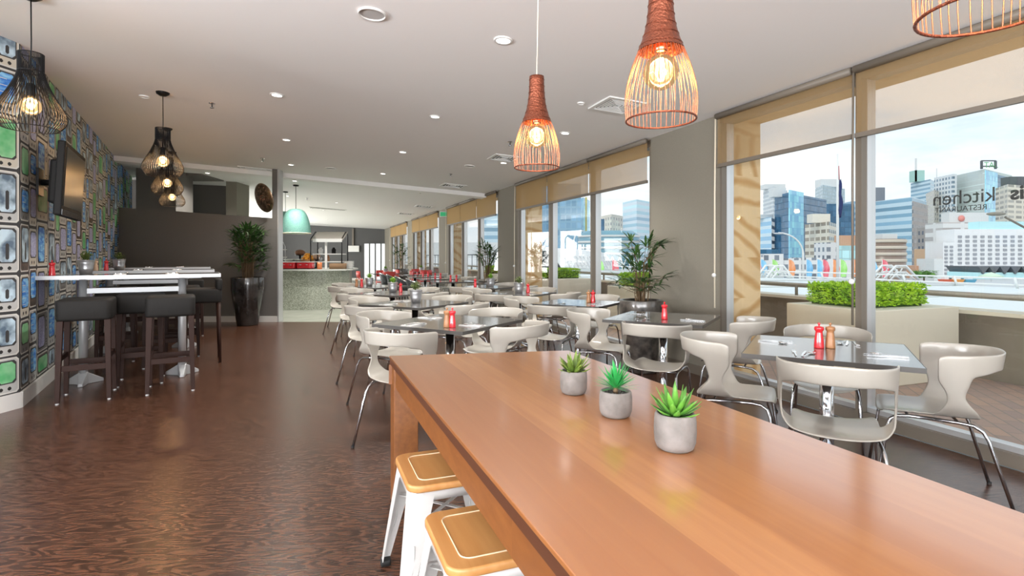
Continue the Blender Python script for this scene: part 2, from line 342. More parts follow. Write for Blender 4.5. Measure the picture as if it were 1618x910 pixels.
def place(proto, loc, rz, label, group=None, scale=None, cat=None):
    if proto.name in used: o=copy_tree(proto)
    else: o=proto; used.add(proto.name)
    o.location=loc; o.rotation_euler=(0,0,rz); o['label']=label
    if scale is None and proto.get('category')=='potted plant': scale=1.22
    if scale: o.scale=(scale,)*3
    if group: o['group']=group
    if cat: o['category']=cat
    return o
def struct(o, label=None): o['kind']='structure'; return tag(o,label)
def bw(mb, name, mats, parent, **k):     # mesh given in world coordinates, under a thing at parent.location
    o = mb.build(name, mats, parent, **k); o.matrix_parent_inverse = Matrix.Translation(-Vector(parent.location)); return o

# ================================================================== ROOM SHELL
P1x = 10.43      # depth of the partition
mb = MB(); mb.hexa([Vector(p) for p in [(-13,-4.6,-.1),wp(-4.6,0,-.1),wp(P1x,0,-.1),(-13,P1x,-.1),(-13,-4.6,0),wp(-4.6,0,0),wp(P1x,0,0),(-13,P1x,0)]])
struct(mb.build('floor', M_floor), 'dark reddish brown timber-look vinyl floor')
mb = MB(); mb.hexa([Vector(p) for p in [(-13,P1x,-.1),wp(P1x,0,-.1),wp(28.6,0,-.1),(-13,28.6,-.1),(-13,P1x,0),wp(P1x,0,0),wp(28.6,0,0),(-13,28.6,0)]])
struct(mb.build('floor', M_tilefloor), 'pale green-grey floor around the buffet counter')
def cz(p): return Vector((p[0],p[1],ceil_z(p[0],p[1])))
def czt(p): return cz(p)+Vector((0,0,.15))
cc = [(-13.2,-4.6),tuple(wp(-4.6,.45))[:2],tuple(wp(28.9,.45))[:2],(-13.2,28.9)]
mb = MB(); mb.hexa([cz(p) for p in cc]+[czt(p) for p in cc])
struct(mb.build('ceiling', M_ceil), 'white plaster ceiling')
mb = MB(); mb.box((-9.9,28.7,1.6),(6.4,.2,3.4)); struct(mb.build('wall_back', M_grey_end), 'dark slate-grey end wall beyond the buffet')
mb = MB(); mb.box((-13.1,19,1.6),(.2,19.6,3.4)); struct(mb.build('wall_far_left', M_dark))
mb = MB(); mb.hexa([lp(6.86,0,0),lp(6.86,-.2,0),Vector((-13,10.5,0)),Vector((-13,10.7,0)),lp(6.86,0,3.2),lp(6.86,-.2,3.2),Vector((-13,10.5,3.3)),Vector((-13,10.7,3.3))])

# papered walls: television sets printed on wallpaper
def tvmat(n, a, b, sc, stretch=(1,1,1), r=.55):
    m = mat(n, a, r); nn,l,bs = nodes(m); t=nn.new('ShaderNodeTexCoord'); mp=nn.new('ShaderNodeMapping'); mp.inputs['Scale'].default_value=stretch; l.new(t.outputs['Object'],mp.inputs[0])
    z=nn.new('ShaderNodeTexNoise'); z.inputs['Scale'].default_value=sc; z.inputs['Detail'].default_value=3; l.new(mp.outputs[0],z.inputs[0])
    rp=nn.new('ShaderNodeValToRGB'); rp.color_ramp.elements[0].position=.38; rp.color_ramp.elements[1].position=.62; rp.color_ramp.elements[0].color=(*a,1); rp.color_ramp.elements[1].color=(*b,1); l.new(z.outputs[0],rp.inputs[0]); l.new(rp.outputs[0],bs.inputs['Base Color']); return m
TVM = [mat('paper_dark',(.05,.05,.052),.6), mat('case_silver',(.55,.56,.55),.5), mat('case_brown',(.13,.10,.08),.5), mat('case_cream',(.66,.62,.53),.5), mat('case_grey',(.22,.22,.22),.5),
       tvmat('screen_green',(.12,.50,.20),(.40,.75,.45),5), tvmat('screen_blue',(.03,.20,.70),(.30,.65,.95),9,(1,1,3)), tvmat('screen_violet',(.36,.38,.66),(.60,.64,.86),60), tvmat('screen_pale',(.62,.80,.92),(.12,.18,.25),7),
       tvmat('screen_red',(.55,.10,.12),(.62,.66,.6),8), mat('knob_dark',(.03,.03,.03),.4), mat('printed_orange',(.65,.38,.12),.5), mat('case_edge',(.72,.72,.68),.5)]
def paper(P, nrm, W_, H, seed, colw):
    rnd = random.Random(seed); mb = MB()
    def quad(u0,v0,u1,v1,lay,mi,r=0):
        pts = [(u0,v0),(u1,v0),(u1,v1),(u0,v1)] if not r else [(u0+r,v0),(u1-r,v0),(u1,v0+r),(u1,v1-r),(u1-r,v1),(u0+r,v1),(u0,v1-r),(u0,v0+r)]
        mb.add([P(a,b)+nrm*(.0012*lay) for a,b in pts],[tuple(range(len(pts)))],mi=mi)
    u = 0; ci = 0
    while u < W_-.02:
        cw = min(colw[ci%len(colw)]*rnd.uniform(.92,1.08), W_-u); v = .13-rnd.random()*.0
        first = rnd.uniform(.2,.45)
        while v < H-.01:
            h = min(first if first else (rnd.uniform(.36,.44) if cw>.4 else rnd.uniform(.30,.46)), H-v); first = 0
            if h < .08: break
            g=.008; kind = rnd.choice([5,5,6,6,6,7,7,8,8,8]); case = rnd.choice([1,1,1,2,3,3,4]); j=rnd.uniform(0,.012)
            quad(u+g,v+g+j,u+cw-g,v+h-g,1,12,.02); quad(u+g+.012,v+g+j+.012,u+cw-g-.012,v+h-g-.012,2,case,.018)
            if cw>.38 and rnd.random()<.75 and h>.25:
                sw = cw*.68
                quad(u+.035,v+.04,u+sw,v+h-.04,3,0,.02); quad(u+.05,v+.055,u+sw-.015,v+h-.055,4,kind,.03)
                kx=(u+sw+u+cw-.02)/2; kr=min(.026,(cw-sw)*.28)
                for q in range(2):
                    ky=v+h-.09-q*.085
                    if ky-kr>v+.03: quad(kx-kr,ky-kr,kx+kr,ky+kr,4,10,kr*.6); quad(kx-kr*.5,ky-kr*.5,kx+kr*.5,ky+kr*.5,5,1,kr*.3)
                for q in range(3): 
                    if v+.05+q*.025<v+h-.26: quad(kx-.03,v+.05+q*.025,kx+.03,v+.058+q*.025,4,0)
            else:
                m_=.03 if cw>.2 else .02; bt=.09 if h>.3 else .04
                quad(u+m_,v+bt,u+cw-m_,v+h-m_,3,0,.02); quad(u+m_+.01,v+bt+.01,u+cw-m_-.01,v+h-m_-.012,4,kind,.028)
                if kind==8: quad(u+cw*.45,v+bt+.03,u+cw*.58,v+h*.62,5,0,.01)
                if kind==9: quad(u+m_+.03,v+bt+.03,u+cw-m_-.03,v+bt+.08,5,11,.02)
                if kind==6:
                    for q in range(4): quad(u+m_+.02,v+bt+.03+q*.055,u+cw*.5,v+bt+.036+q*.055,5,12)
                if bt>.05:
                    for q in range(2): quad(u+cw*(.3+.3*q)-.015,v+.035,u+cw*(.3+.3*q)+.015,v+.065,4,10,.01)
            v += h
        u += cw; ci += 1
    return mb
Pm = lambda u,v: lp(u,0,v)
wl = 9.6; mb = paper(Pm, E2, wl, 3.22, 3, [.30,.27,.42,.30,.24,.36])
mb.hexa([lp(0,0,0),lp(0,-.15,0),lp(wl,-.15,0),lp(wl,0,0),lp(0,0,3.25),lp(0,-.15,3.25),lp(wl,-.15,3.25),lp(wl,0,3.25)],0)
struct(mb.build('wall_left', TVM), 'wall papered with printed old television sets')
EN = Vector((-.12,-.993,0)).normalized(); NN = Vector((.993,-.12,0))
wn_ = 2.2; mb = paper(lambda u,v: L0+EN*(wn_-u)+Vector((0,0,v)), NN, wn_, 3.12, 11, [.5,.52,.48,.5,.3])
a0=L0; a1=L0+EN*wn_; bk=Vector((-.15,.02,0)); up=Vector((0,0,3.14))
mb.hexa([a1,a0,a0+bk,a1+bk,a1+up,a0+up,a0+bk+up,a1+bk+up],0)
struct(mb.build('wall_left_near', TVM), 'short near wall papered with large printed television sets')
mb = MB(); mb.hexa([lp(0,0,0),lp(0,.02,0),lp(wl,.02,0),lp(wl,0,0),lp(0,0,.13),lp(0,.02,.13),lp(wl,.02,.13),lp(wl,0,.13)]); struct(mb.build('baseboard_left', M_white))
n2=NN*.02; z13=Vector((0,0,.13)); mb = MB(); mb.hexa([a1,a1+n2,a0+n2,a0,a1+z13,a1+n2+z13,a0+n2+z13,a0+z13]); struct(mb.build('baseboard_left_near', M_white))

# partition with an opening above, frontal at depth P1x
xl, xr = R(181,P1x).x, R(430,P1x).x; xr2 = R(438.5,P1x).x
y0,y1 = P1x,P1x+.18
mb = MB(); zl,zr = Zat(327,P1x), Zat(344.5,P1x)
mb.hexa([Vector(p) for p in [(xl,y0,0),(xr,y0,0),(xr,y1,0),(xl,y1,0),(xl,y0,zl),(xr,y0,zr),(xr,y1,zr),(xl,y1,zl)]])
mb.hexa([Vector(p) for p in [(xr,y0,0),(xr2,y0,0),(xr2,y1,0),(xr,y1,0),(xr,y0,2.97),(xr2,y0,2.97),(xr2,y1,2.97),(xr,y1,2.97)]])
struct(mb.build('wall_partition', M_dark), 'charcoal partition wall with a long opening above')
mb = MB(); mb.box(((xl+xr2)/2,P1x-.01,.055),(xr2-xl,.02,.11)); struct(mb.build('baseboard_partition', M_base))
mb = MB(); mb.box((xr2+.012,P1x+.09,1.48),(.024,.2,2.96)); struct(mb.build('trim_1', M_alu))
mb = MB(); a=R(196,13.3).x; b=R(285,13.3).x; mb.box(((a+b)/2,13.3,1.6),(b-a,.12,3.3)); struct(mb.build('wall_store', M_dark))
mb = MB(); a=R(215,11.2).x; b=R(278,11.2).x; mb.box(((a+b)/2,11.5,1.6),(b-a,.6,3.2)); struct(mb.build('wall_pier', M_dark))
mb = MB(); a=R(262,13.5).x; b=R(362,13.5).x; mb.box(((a+b)/2,13.6,1.6),(b-a,.2,3.1)); struct(mb.build('wall_kitchen', M_dark))
mb = MB(); a=R(357,12.6).x; b=R(374,12.6).x; mb.box(((a+b)/2,12.9,1.55),(b-a,.6,3.1)); struct(mb.build('wall_kitchen_end', M_taupe))
mb = MB(); a=R(300,12).x; mb.box((R(312,12).x,12.0,ceil_z(R(312,12).x,12)-.02),(.7,.9,.06)); tag(mb.build('ceiling_hatch', M_dark),'brown access hatch in the ceiling behind the charcoal partition','hatch')

# right side: columns between the windows
YC = [(5.47,6.568),(10.67,11.765),(15.86,16.96),(21.05,22.15),(26.3,27.4)]
for i,(a,b) in enumerate(YC):
    mb = MB(); mb.wbox(a,b,0,.5,0,2.80); o=struct(mb.build('wall_right', M_taupe))
    mb = MB(); mb.wbox(a,b,-.015,0,0,.10); struct(mb.build('baseboard_right', M_framebrown))
    mb = MB(); mb.wbox(a,b,.5,.52,-1,3.3); mb.wbox(a,b-.02,.11,.40,-.1,3.3) if False else None
    mb = MB(); mb.wbox(a-.012,b+.012,.16,.52,-.1,3.3); struct(mb.build('trim_pier', M_sand),'banded sandstone pier outside the glass')
mb = MB(); mb.wbox(27.4,28.6,0,.5,0,2.8); struct(mb.build('wall_right', M_taupe))
mb = MB(); mb.wbox(-4.6,28.6,.0,.5,2.735,3.0); struct(mb.build('wall_right_head', M_taupe))
mb = MB(); mb.wbox(-4.6,28.6,.2,.52,2.66,3.3); struct(mb.build('trim_lintel', M_sand),'sandstone lintel outside above the windows')
# windows
WS = [(-2.2+3.3,5.47),(6.568,10.67),(11.765,15.86),(16.96,21.05),(22.15,26.3)]
WS[0] = (5.47-4.102,5.47)
allw = [(5.47-4.102-1.098-4.102,5.47-4.102-1.098)]+WS
for i,(a,b) in enumerate(allw):
    root = thing('window_%d'%(i+1), wp(a,.1), 0); struct(root)
    mb = MB(); third=(b-a)/3; fw=.045
    mb.wbox(a,b,.02,.16,0,.085); mb.wbox(a,b,.04,.16,2.62,2.74); mb.wbox(a,b,.06,.14,.085,.12,1)
    for k in range(4):
        y=a+third*k; lo=max(a,y-fw/2*1.0); hi=min(b,y+fw/2)
        mb.wbox(lo,hi,.0,.06,.085,2.62,0); mb.wbox(lo-.004 if lo>a else lo,hi+.004 if hi<b else hi,.06,.15,.085,2.62,1)
    o=mb.build('window_frame',[M_framebrown,M_alu],root); o.matrix_parent_inverse=Matrix.Translation(-Vector(root.location))
    for k in range(3):
        mb = MB(); mb.wbox(a+third*k+fw/2,a+third*(k+1)-fw/2,.10,.106,.12,2.62); bw(mb,'pane',M_glass,root)
if True:   # the two column stubs beside window_1, next to and behind the camera
    a,b=(5.47-4.102-1.098,5.47-4.102)
    mb = MB(); mb.wbox(a,b,0,.5,0,2.80); struct(mb.build('wall_right', M_taupe))
# roller blinds
order=['nearest','second','third','fourth','fifth']
pan=['left','middle','right']
for i,(a,b) in enumerate(WS):
    third=(b-a)/3
    for k in range(3):
        y_a,y_b=a+third*k+.012,a+third*(k+1)-.012
        if i==0 and k==0: pass
        side={0:'right',1:'middle',2:'left'}[k]
        r=thing('roller_blind', wp((y_a+y_b)/2,-.04,2.2),0,'half-lowered tan mesh blind over the %s pane of the %s window bay'%(side,order[i]),'blind','mesh roller blinds along the windows')
        mb=MB(); mb.wbox(y_a,y_b,-.045,-.042,2.20,2.70); bw(mb,'blind_fabric',M_blind,r)
        mb=MB(); mb.wbox(y_a,y_b,-.06,-.03,2.165,2.20); bw(mb,'bottom_bar',M_framebrown,r)
        mb=MB(); mb.tube([wp(y_a,-.06,2.68),wp(y_b,-.06,2.68)],.03,10); bw(mb,'roller',M_framebrown,r)
        if k==2 or (i==0 and k==1):
            mb=MB(); yy=y_b+.0 if k==2 else y_b; mb.tube([wp(yy-.0,-.07,2.66),wp(yy,-.08,1.9),wp(yy,-.08,.75)],.008,6); ch=bw(mb,'pull_tube',M_cream if k==2 else M_framebrown,r)
            mb=MB(); mb.sphere(wp(yy,-.09,1.08),.022,10); bw(mb,'knob',M_white,r)

# door in the end wall
dr=thing('door_1', (R(592,28.5).x,28.55,0),0); struct(dr)
xa,xb=R(574.5,28.5).x,R(611,28.5).x; zt=Zat(384,28.5)
for k in range(4):
    u0=xa+(xb-xa)*k/4; u1=xa+(xb-xa)*(k+1)/4
    mb=MB(); mb.box(((u0+u1)/2,28.55,zt/2),(u1-u0-.06,.06,zt-.06)); bw(mb,'door_panel',M_door,dr)
mb=MB()
for k in range(5): mb.box((xa+(xb-xa)*k/4,28.54,zt/2),(.05,.1,zt))
mb.box(((xa+xb)/2,28.54,zt),(xb-xa,.1,.05)); bw(mb,'door_frame',M_grey_end,dr)
mb=MB(); mb.box((R(520,28.5).x,28.58,.06),(R(574,28.5).x-R(440,28.5).x,.02,.12)); struct(mb.build('baseboard_back', M_base))
r=tag(MB().box((R(557.5,28.4).x,28.52,(Zat(388,28.4)+Zat(398,28.4))/2),(.62,.1,.33)).build('wall_heater',M_white,bevel=.02),'white rectangular box fixed on the slate end wall left of the door','box')
mb=MB(); mb.box((R(556.5,28.4).x,28.55,(Zat(361,28.4)+Zat(388,28.4))/2),(.09,.08,.9)); tag(mb.build('conduit',M_framebrown),'brown vertical duct above the white box on the end wall','duct')

# ceiling beam across the room
p=wp(12.4,-.02); xa=R(441,17).x
def bm(t,o): return p-NW*t+U*o
q=[bm(0,0),bm(0,.35),bm(9,.35),bm(9,0)]
mb=MB(); mb.hexa([Vector((v.x,v.y,ceil_z(v.x,v.y)-.09)) for v in q]+[Vector((v.x,v.y,ceil_z(v.x,v.y)+.02)) for v in q]); struct(mb.build('trim_beam',M_ceil),'shallow white ceiling beam crossing the room')

# ------------------------------------------------------------------ ceiling fittings
def onceil(px,py):
    rx=(px-809)/F; rz=(HOR-py)/F    # z = CAM + rz*d ; ceil = 2.93-.0555*(.9334*rx+.3587)*d
    d=(2.93-CAM)/(rz+.0555*(.9334*rx+.3587)); return Vector((rx*d,d,CAM+rz*d))
tilt=Vector((.0518,.0199,1)).normalized().to_track_quat('Z','Y').to_euler()
DL=[(795,63,.055,'nearest to the copper pendants'),(437.5,149.7,.055,'above the aisle, nearest to the camera on the left'),(452.6,220.6,.05,'second along the aisle row on the left'),(687.5,184,.05,'between the two right-hand ceiling vents and the aisle row'),(636.5,240,.05,'third along the middle row'),(605,274,.05,'fourth along the middle row'),(585.5,295.5,.05,'fifth along the middle row'),(459.5,260,.05,'third along the aisle row'),(465.5,285.6,.05,'fourth along the aisle row'),(454.4,309.6,.05,'just above the teal pendants'),(694,304.6,.05,'beside the third window bay'),(795.6,257,.05,'just left of the copper pendant rim'),(893,210,.05,'between the two copper pendants'),(532,320,.05,'furthest of the middle row'),(511,332,.05,'over the buffet, right of the dark slot vent'),(489,343,.05,'deep over the buffet'),(328,273,.05,'beyond the charcoal partition'),(492,329,.045,'over the buffet left of the slot vent'),(516,346,.045,'furthest over the buffet')]
for px,py,rad,where in DL:
    c=onceil(px,py); r=thing('downlight',c,0,'small round recessed downlight '+where,'light','recessed downlights'); r.rotation_euler=tilt
    MB().lathe([(rad*1.25,0),(rad*1.25,-.008),(rad*.95,-.010),(rad*.93,.0)],n=20).build('trim_ring',M_white,r)
    MB().lathe([(rad*.94,-.004),(.0005,-.004)],n=20).build('lens',M_dl,r)
    dl=light('downlight_lamp','SPOT',(0,0,-.03),(0,0,0),140,(1,.96,.90),spot_size=2.4,spot_blend=1,shadow_soft_size=.06); dl.parent=r
def disc(px,py,rad,name,label,cat,m):
    c=onceil(px,py); r=thing(name,c,0,label,cat); r.rotation_euler=tilt
    MB().lathe([(rad,0),(rad,-.012),(rad*.93,-.014),(rad*.9,-.004)],n=36).build('rim',M_white,r)
    MB().lathe([(rad*.91,-.005),(.0005,-.006)],n=36).build('grille',m,r)
M_grille=mat('speaker_grille',(.48,.47,.46),.8)
disc(588,21,.092,'ceiling_speaker','large round ceiling speaker at the top of the picture','speaker',M_grille)
disc(523,265.5,.10,'ceiling_speaker','round ceiling speaker above the aisle, left of the middle lights','speaker',M_grille)
disc(742,262,.09,'ceiling_speaker','round ceiling speaker left of the far copper pendant','speaker',M_grille)
disc(918,162.5,.035,'smoke_detector','tiny round sensor left of the nearest ceiling vent','sensor',M_white)
disc(228,152,.05,'smoke_detector','flat round sensor left of the black pendant canopy','sensor',M_white)
def sprinkler(px,py,label):
    c=onceil(px,py-5); r=thing('sprinkler',c,0,label,'sprinkler','ceiling sprinklers')
    MB().lathe([(.035,0),(.03,-.008),(.008,-.01),(.008,-.05),(.0005,-.05)],n=12).build('body',M_chromed,r)
    MB().lathe([(.022,-.05),(.022,-.055),(.0005,-.056)],n=12).build('deflector',M_chromed,r)
for px,py,l in [(335,168,'ceiling sprinkler above the aisle nearest to the camera'),(415,255,'ceiling sprinkler in front of the charcoal partition'),(806,229,'ceiling sprinkler just left of the far copper pendant'),(712,280,'ceiling sprinkler above the third ceiling vent'),(664,307,'ceiling sprinkler near the white ceiling beam'),(485,318,'ceiling sprinkler above the teal pendants')]: sprinkler(px,py,l)
M_slot=mat('vent_dark',(.09,.09,.085),.7)
def vent(px,py,w_,l_,label,ang=0,n=6,m=None):
    c=onceil(px,py); r=thing('ceiling_vent',c,0,label,'vent','air vents in the ceiling')
    r.rotation_euler=(Matrix.Rotation(math.radians(21+ang),3,'Z').to_euler()); r.rotation_euler.x=-.02; r.rotation_euler.y=.052
    mb=MB(); t=.04
    for sx_,sy_,dx,dy in [(0,l_/2-t/2,w_,t),(0,-l_/2+t/2,w_,t),(w_/2-t/2,0,t,l_-2*t),(-w_/2+t/2,0,t,l_-2*t)]: mb.box((sx_,sy_,-.008),(dx,dy,.016))
    mb.build('vent_frame',M_white,r); MB().box((0,0,.0),(w_-2*t,l_-2*t,.004)).build('backing',M_slot,r)
    for k in range(n):
        s_=1-k/n; ww=(w_-2*t)*s_; ll=(l_-2*t)*s_; mb=MB(); q=.008
        for sx_,sy_,dx,dy in [(0,ll/2,ww,q),(0,-ll/2,ww,q),(ww/2,0,q,ll),(-ww/2,0,q,ll)]: mb.box((sx_,sy_,-.008),(dx,dy,.012))
        mb.build('louvre',M_white,r)
vent(975,166,.42,.42,'square louvred ceiling vent behind the near copper pendant')
vent(797,249,.42,.42,'square louvred ceiling vent behind the far copper pendant',n=4)
vent(716,293,.5,.45,'third square ceiling vent, beside the second window bay',n=4)
vent(670,326,.5,.45,'square ceiling vent beyond the white ceiling beam',n=3)
vent(641,337.5,.5,.45,'furthest square ceiling vent near the windows',n=3)
vent(404,266,.62,.2,'slot vent in the ceiling in front of the charcoal partition',n=3)
vent(518,329.5,1.2,.28,'long dark slot vent in the ceiling over the buffet',n=1)
vent(500,353,1.5,.3,'long slot vent deepest in the ceiling by the end wall',n=1)
vent(396,331,.9,.22,'dark slot vent seen through the opening of the charcoal partition',n=1) if False else None

# exit sign
c=wp(16.0,-.06,2.52); r=thing('exit_sign',c,0,'small green and white exit sign high on a column','sign')
MB().box((0,0,0),(.32,.06,.17),rz=0).build('sign_case',M_white,r,bevel=.01)
m=mat('exit_green',(.02,.42,.16),.5,emis=(.05,.6,.25),es=.2); MB().box((0,-.033,0),(.28,.006,.12)).build('sign_face',m,r)

# ------------------------------------------------------------------ lamps
def curve_r(prof,h):
    for (h0,r0),(h1,r1) in zip(prof,prof[1:]):
        if h0<=h<=h1: t=(h-h0)/(h1-h0); return r0+(r1-r0)*t
    return prof[-1][1]
def smooth(prof,n):
    hs=[prof[0][0]+(prof[-1][0]-prof[0][0])*i/n for i in range(n+1)]; r=[curve_r(prof,h) for h in hs]
    for _ in range(2): r=[r[0]]+[(r[i-1]+2*r[i]+r[i+1])/4 for i in range(1,n)]+[r[-1]]
    return list(zip(hs,r))
def pendant_copper(d,px,label):
    x=(px-809)/F*d; r=thing('copper_pendant',(x,d,1.634),0,label,'pendant lamp','copper pendants over the long table')
    prof=smooth([(0,.091),(.05,.0955),(.10,.089),(.15,.074),(.19,.058)],14)
    mb=MB(); rnd=random.Random(int(px))
    for k in range(44):
        a=2*PI*k/44+rnd.uniform(-.04,.04); tw=rnd.uniform(-.05,.05)
        mb.tube([(rr*math.cos(a+tw*h*6),rr*math.sin(a+tw*h*6),h) for h,rr in prof],.0011,5,cap=False)
    mb.build('wire_cage',M_copper,r)
    mb=MB(); mb.tube([(.091*math.cos(2*PI*k/40),.091*math.sin(2*PI*k/40),0) for k in range(40)],.0026,8,closed=True); mb.build('bottom_ring',M_coppern,r)
    nk=smooth([(.185,.0615),(.22,.047),(.26,.037),(.31,.032),(.374,.030)],14)
    mb=MB(); mb.lathe([(rr,h) for h,rr in nk]+[(.022,.376),(.022,.37)]+[(rr-.003,h) for h,rr in nk[::-1]],n=32)
    for h,rr in nk[1::2]: mb.tube([((rr+.0005)*math.cos(2*PI*k/28),(rr+.0005)*math.sin(2*PI*k/28),h) for k in range(28)],.0012,5,closed=True)
    mb.build('woven_neck',M_coppern,r)
    MB().lathe([(.017,.235),(.019,.23),(.019,.185),(.016,.18),(.0005,.18)],n=16).build('socket',M_copper,r)
    b=MB().sphere((0,0,.128),.047,20); b=b.build('bulb',M_bulbglass,r)
    mb=MB()
    for k in range(6):
        a=2*PI*k/6; mb.tube([(.006*math.cos(a),.006*math.sin(a),.165),(.014*math.cos(a),.014*math.sin(a),.125),(.006*math.cos(a+.5),.006*math.sin(a+.5),.105)],.0016,5)
    mb.build('filament',M_fil,b)
    zt=ceil_z(x,d)-1.634
    MB().tube([(0,0,.37),(.006,0,.7),(0,.004,1.0),(0,0,zt)],.0022,6).build('cord',M_cream,r)
    MB().lathe([(.05,zt),(.05,zt-.02),(.01,zt-.03),(.0005,zt-.03)],n=20).build('canopy',M_coppern,r)
    lp_=light('pendant_lamp','POINT',(0,0,.12),(0,0,0),5,(1,.6,.3),shadow_soft_size=.04); lp_.parent=r
def bulbglass():
    m=bpy.data.materials.new('amber_bulb_glass'); m.use_nodes=True; n=m.node_tree.nodes; l=m.node_tree.links; n.clear()
    o=n.new('ShaderNodeOutputMaterial'); t=n.new('ShaderNodeBsdfTransparent'); t.inputs[0].default_value=(1,.86,.62,1); g=n.new('ShaderNodeBsdfGlossy'); g.inputs['Roughness'].default_value=.03
    e_=n.new('ShaderNodeEmission'); e_.inputs[0].default_value=(1,.62,.28,1); e_.inputs[1].default_value=.95
    lw=n.new('ShaderNodeFresnel'); lw.inputs[0].default_value=1.45; a=n.new('ShaderNodeMixShader'); a.inputs[0].default_value=.45; l.new(t.outputs[0],a.inputs[1]); l.new(e_.outputs[0],a.inputs[2])
    b=n.new('ShaderNodeMixShader'); l.new(lw.outputs[0],b.inputs[0]); l.new(a.outputs[0],b.inputs[1]); l.new(g.outputs[0],b.inputs[2]); l.new(b.outputs[0],o.inputs[0]); return m
M_bulbglass=bulbglass()
pendant_copper(2.21,848,'copper cage pendant hanging furthest over the long wooden table')
pendant_copper(1.438,1044,'copper cage pendant with its neck cut by the top edge, right of the far one')
pendant_copper(.80,1566,'copper cage pendant of which only the rim shows in the top right corner')
def pendant_black(x,y,label,cut=1):
    zb=2.125; r=thing('black_pendant',(x,y,zb),0,label,'pendant lamp','black wire pendants over the bar tables')
    prof=[(h,q*.88) for h,q in smooth([(0,.17),(.03,.205),(.07,.222),(.12,.21),(.18,.172),(.24,.135),(.30,.105),(.35,.083),(.38,.078)],20)+[(.5,.078)]]
    mb=MB()
    for k in range(56):
        a=2*PI*k/56; mb.tube([(rr*math.cos(a+.25*h),rr*math.sin(a+.25*h),h) for h,rr in prof],.0025,5,cap=False)
    mb.build('wire_cage',M_black,r)
    mb=MB()
    for h,rr in [(0,.153),(.38,.069),(.5,.069)]: MB().tube([(rr*math.cos(2*PI*k/40),rr*math.sin(2*PI*k/40),h) for k in range(40)],.003,6,closed=True).build('hoop',M_black,r)
    MB().lathe([(.02,.30),(.024,.29),(.024,.22),(.02,.21),(.0005,.21)],n=16).build('socket',M_blackp,r)
    b=MB().sphere((0,0,.15),.06,20).build('bulb',M_bulbglass2,r)
    MB().sphere((0,0,.15),.022,12).build('filament',M_fil,b)
    zt=ceil_z(x,y)-zb
    MB().tube([(0,0,.3),(.003,0,.6),(0,0,zt)],.004,6).build('cord',M_black,r)
    MB().lathe([(.065,zt),(.06,zt-.02),(.03,zt-.04),(.0005,zt-.042)],n=24).build('canopy',M_black,r)
    q=light('pendant_lamp','POINT',(0,0,.12),(0,0,0),12,(1,.62,.32),shadow_soft_size=.05); q.parent=r
m=M_bulbglass.copy(); M_bulbglass2=m
for n_ in m.node_tree.nodes:
    if n_.type=='EMISSION': n_.inputs[1].default_value=1.6
pendant_black(-3.22,3.60,'black wire pendant nearest to the camera, cut by the left edge of the picture')
pendant_black(-3.70,5.70,'black wire pendant over the nearest bar table')
pendant_black(-4.73,7.38,'black wire pendant over the middle bar table')
pendant_black(-5.78,9.15,'black wire pendant over the furthest bar table')
def pendant_teal(px,d,py_b,py_t,label):
    x=(px-809)/F*d; zb=Zat(py_b,d); H=Zat(py_t,d)-zb; r=thing('teal_pendant',(x,d,zb),0,label,'pendant lamp','teal wicker pendants over the buffet')
    ra=.33; pr=[(ra*math.cos(t*PI/2)**.62 if t<1 else .02, H*math.sin(t*PI/2)**1.15) for t in [i/14 for i in range(15)]]
    MB().lathe(pr+[(q-.008 if q>.03 else .01,h-.006) for q,h in pr[::-1]],n=36).build('wicker_shade',M_teal,r)
    MB().tube([(ra*math.cos(2*PI*k/36),ra*math.sin(2*PI*k/36),0) for k in range(36)],.011,6,closed=True).build('rim',M_cream,r)
    b=MB().sphere((0,-.0,H*.45),.06,12).build('bulb',M_dl,r)
    zt=ceil_z(x,d)-zb; MB().tube([(0,0,H),(0,0,zt)],.006,6).build('cord',M_black,r); MB().lathe([(.07,zt-.0),(.06,zt-.03),(.0005,zt-.03)],n=16).build('canopy',M_black,r)
pendant_teal(467.5,12.6,368.5,330,'teal wicker dome pendant in front over the buffet')
pendant_teal(451,14.0,367,334,'teal wicker dome pendant behind, half hidden by the partition end')

# ------------------------------------------------------------------ oval ornament on the partition post
r=thing('oval_ornament',(R(417,P1x-.1).x,P1x-.12,Zat(313,P1x-.1)),0,'tilted bronze oval ornament fixed to the partition post','ornament')
m=mat('hammered_bronze',(.12,.08,.05),.3,.9,noise=(14,(.35,.25,.17)),bump=(45,1))
mb=MB(); mb.lathe([(.0005,-.035),(.1,-.032),(.19,-.022),(.26,-.006),(.285,.008),(.28,.02),(.2,.012),(.0005,.0)],n=40)
o=mb.build('dish',m,r); nv=Vector((.215,-.45,0))+.866*Vector((-.858,-.41,-.31)); o.rotation_euler=(-nv).to_track_quat('Z','Y').to_euler()
mb=MB(); 
for k in range(60):
    rnd=random.Random(k); a=rnd.uniform(0,2*PI); q=rnd.uniform(.03,.22); mb.sphere((q*math.cos(a),q*math.sin(a),-.033+.1*q),.012,6,sc=(1.6,1,1))
o2=mb.build('embossing',M_copper,o); o2['kind']='stuff'
MB().tube([(.05,.02,.06),(.155,.08,.06)],.01,6).build('bracket',M_black,r)
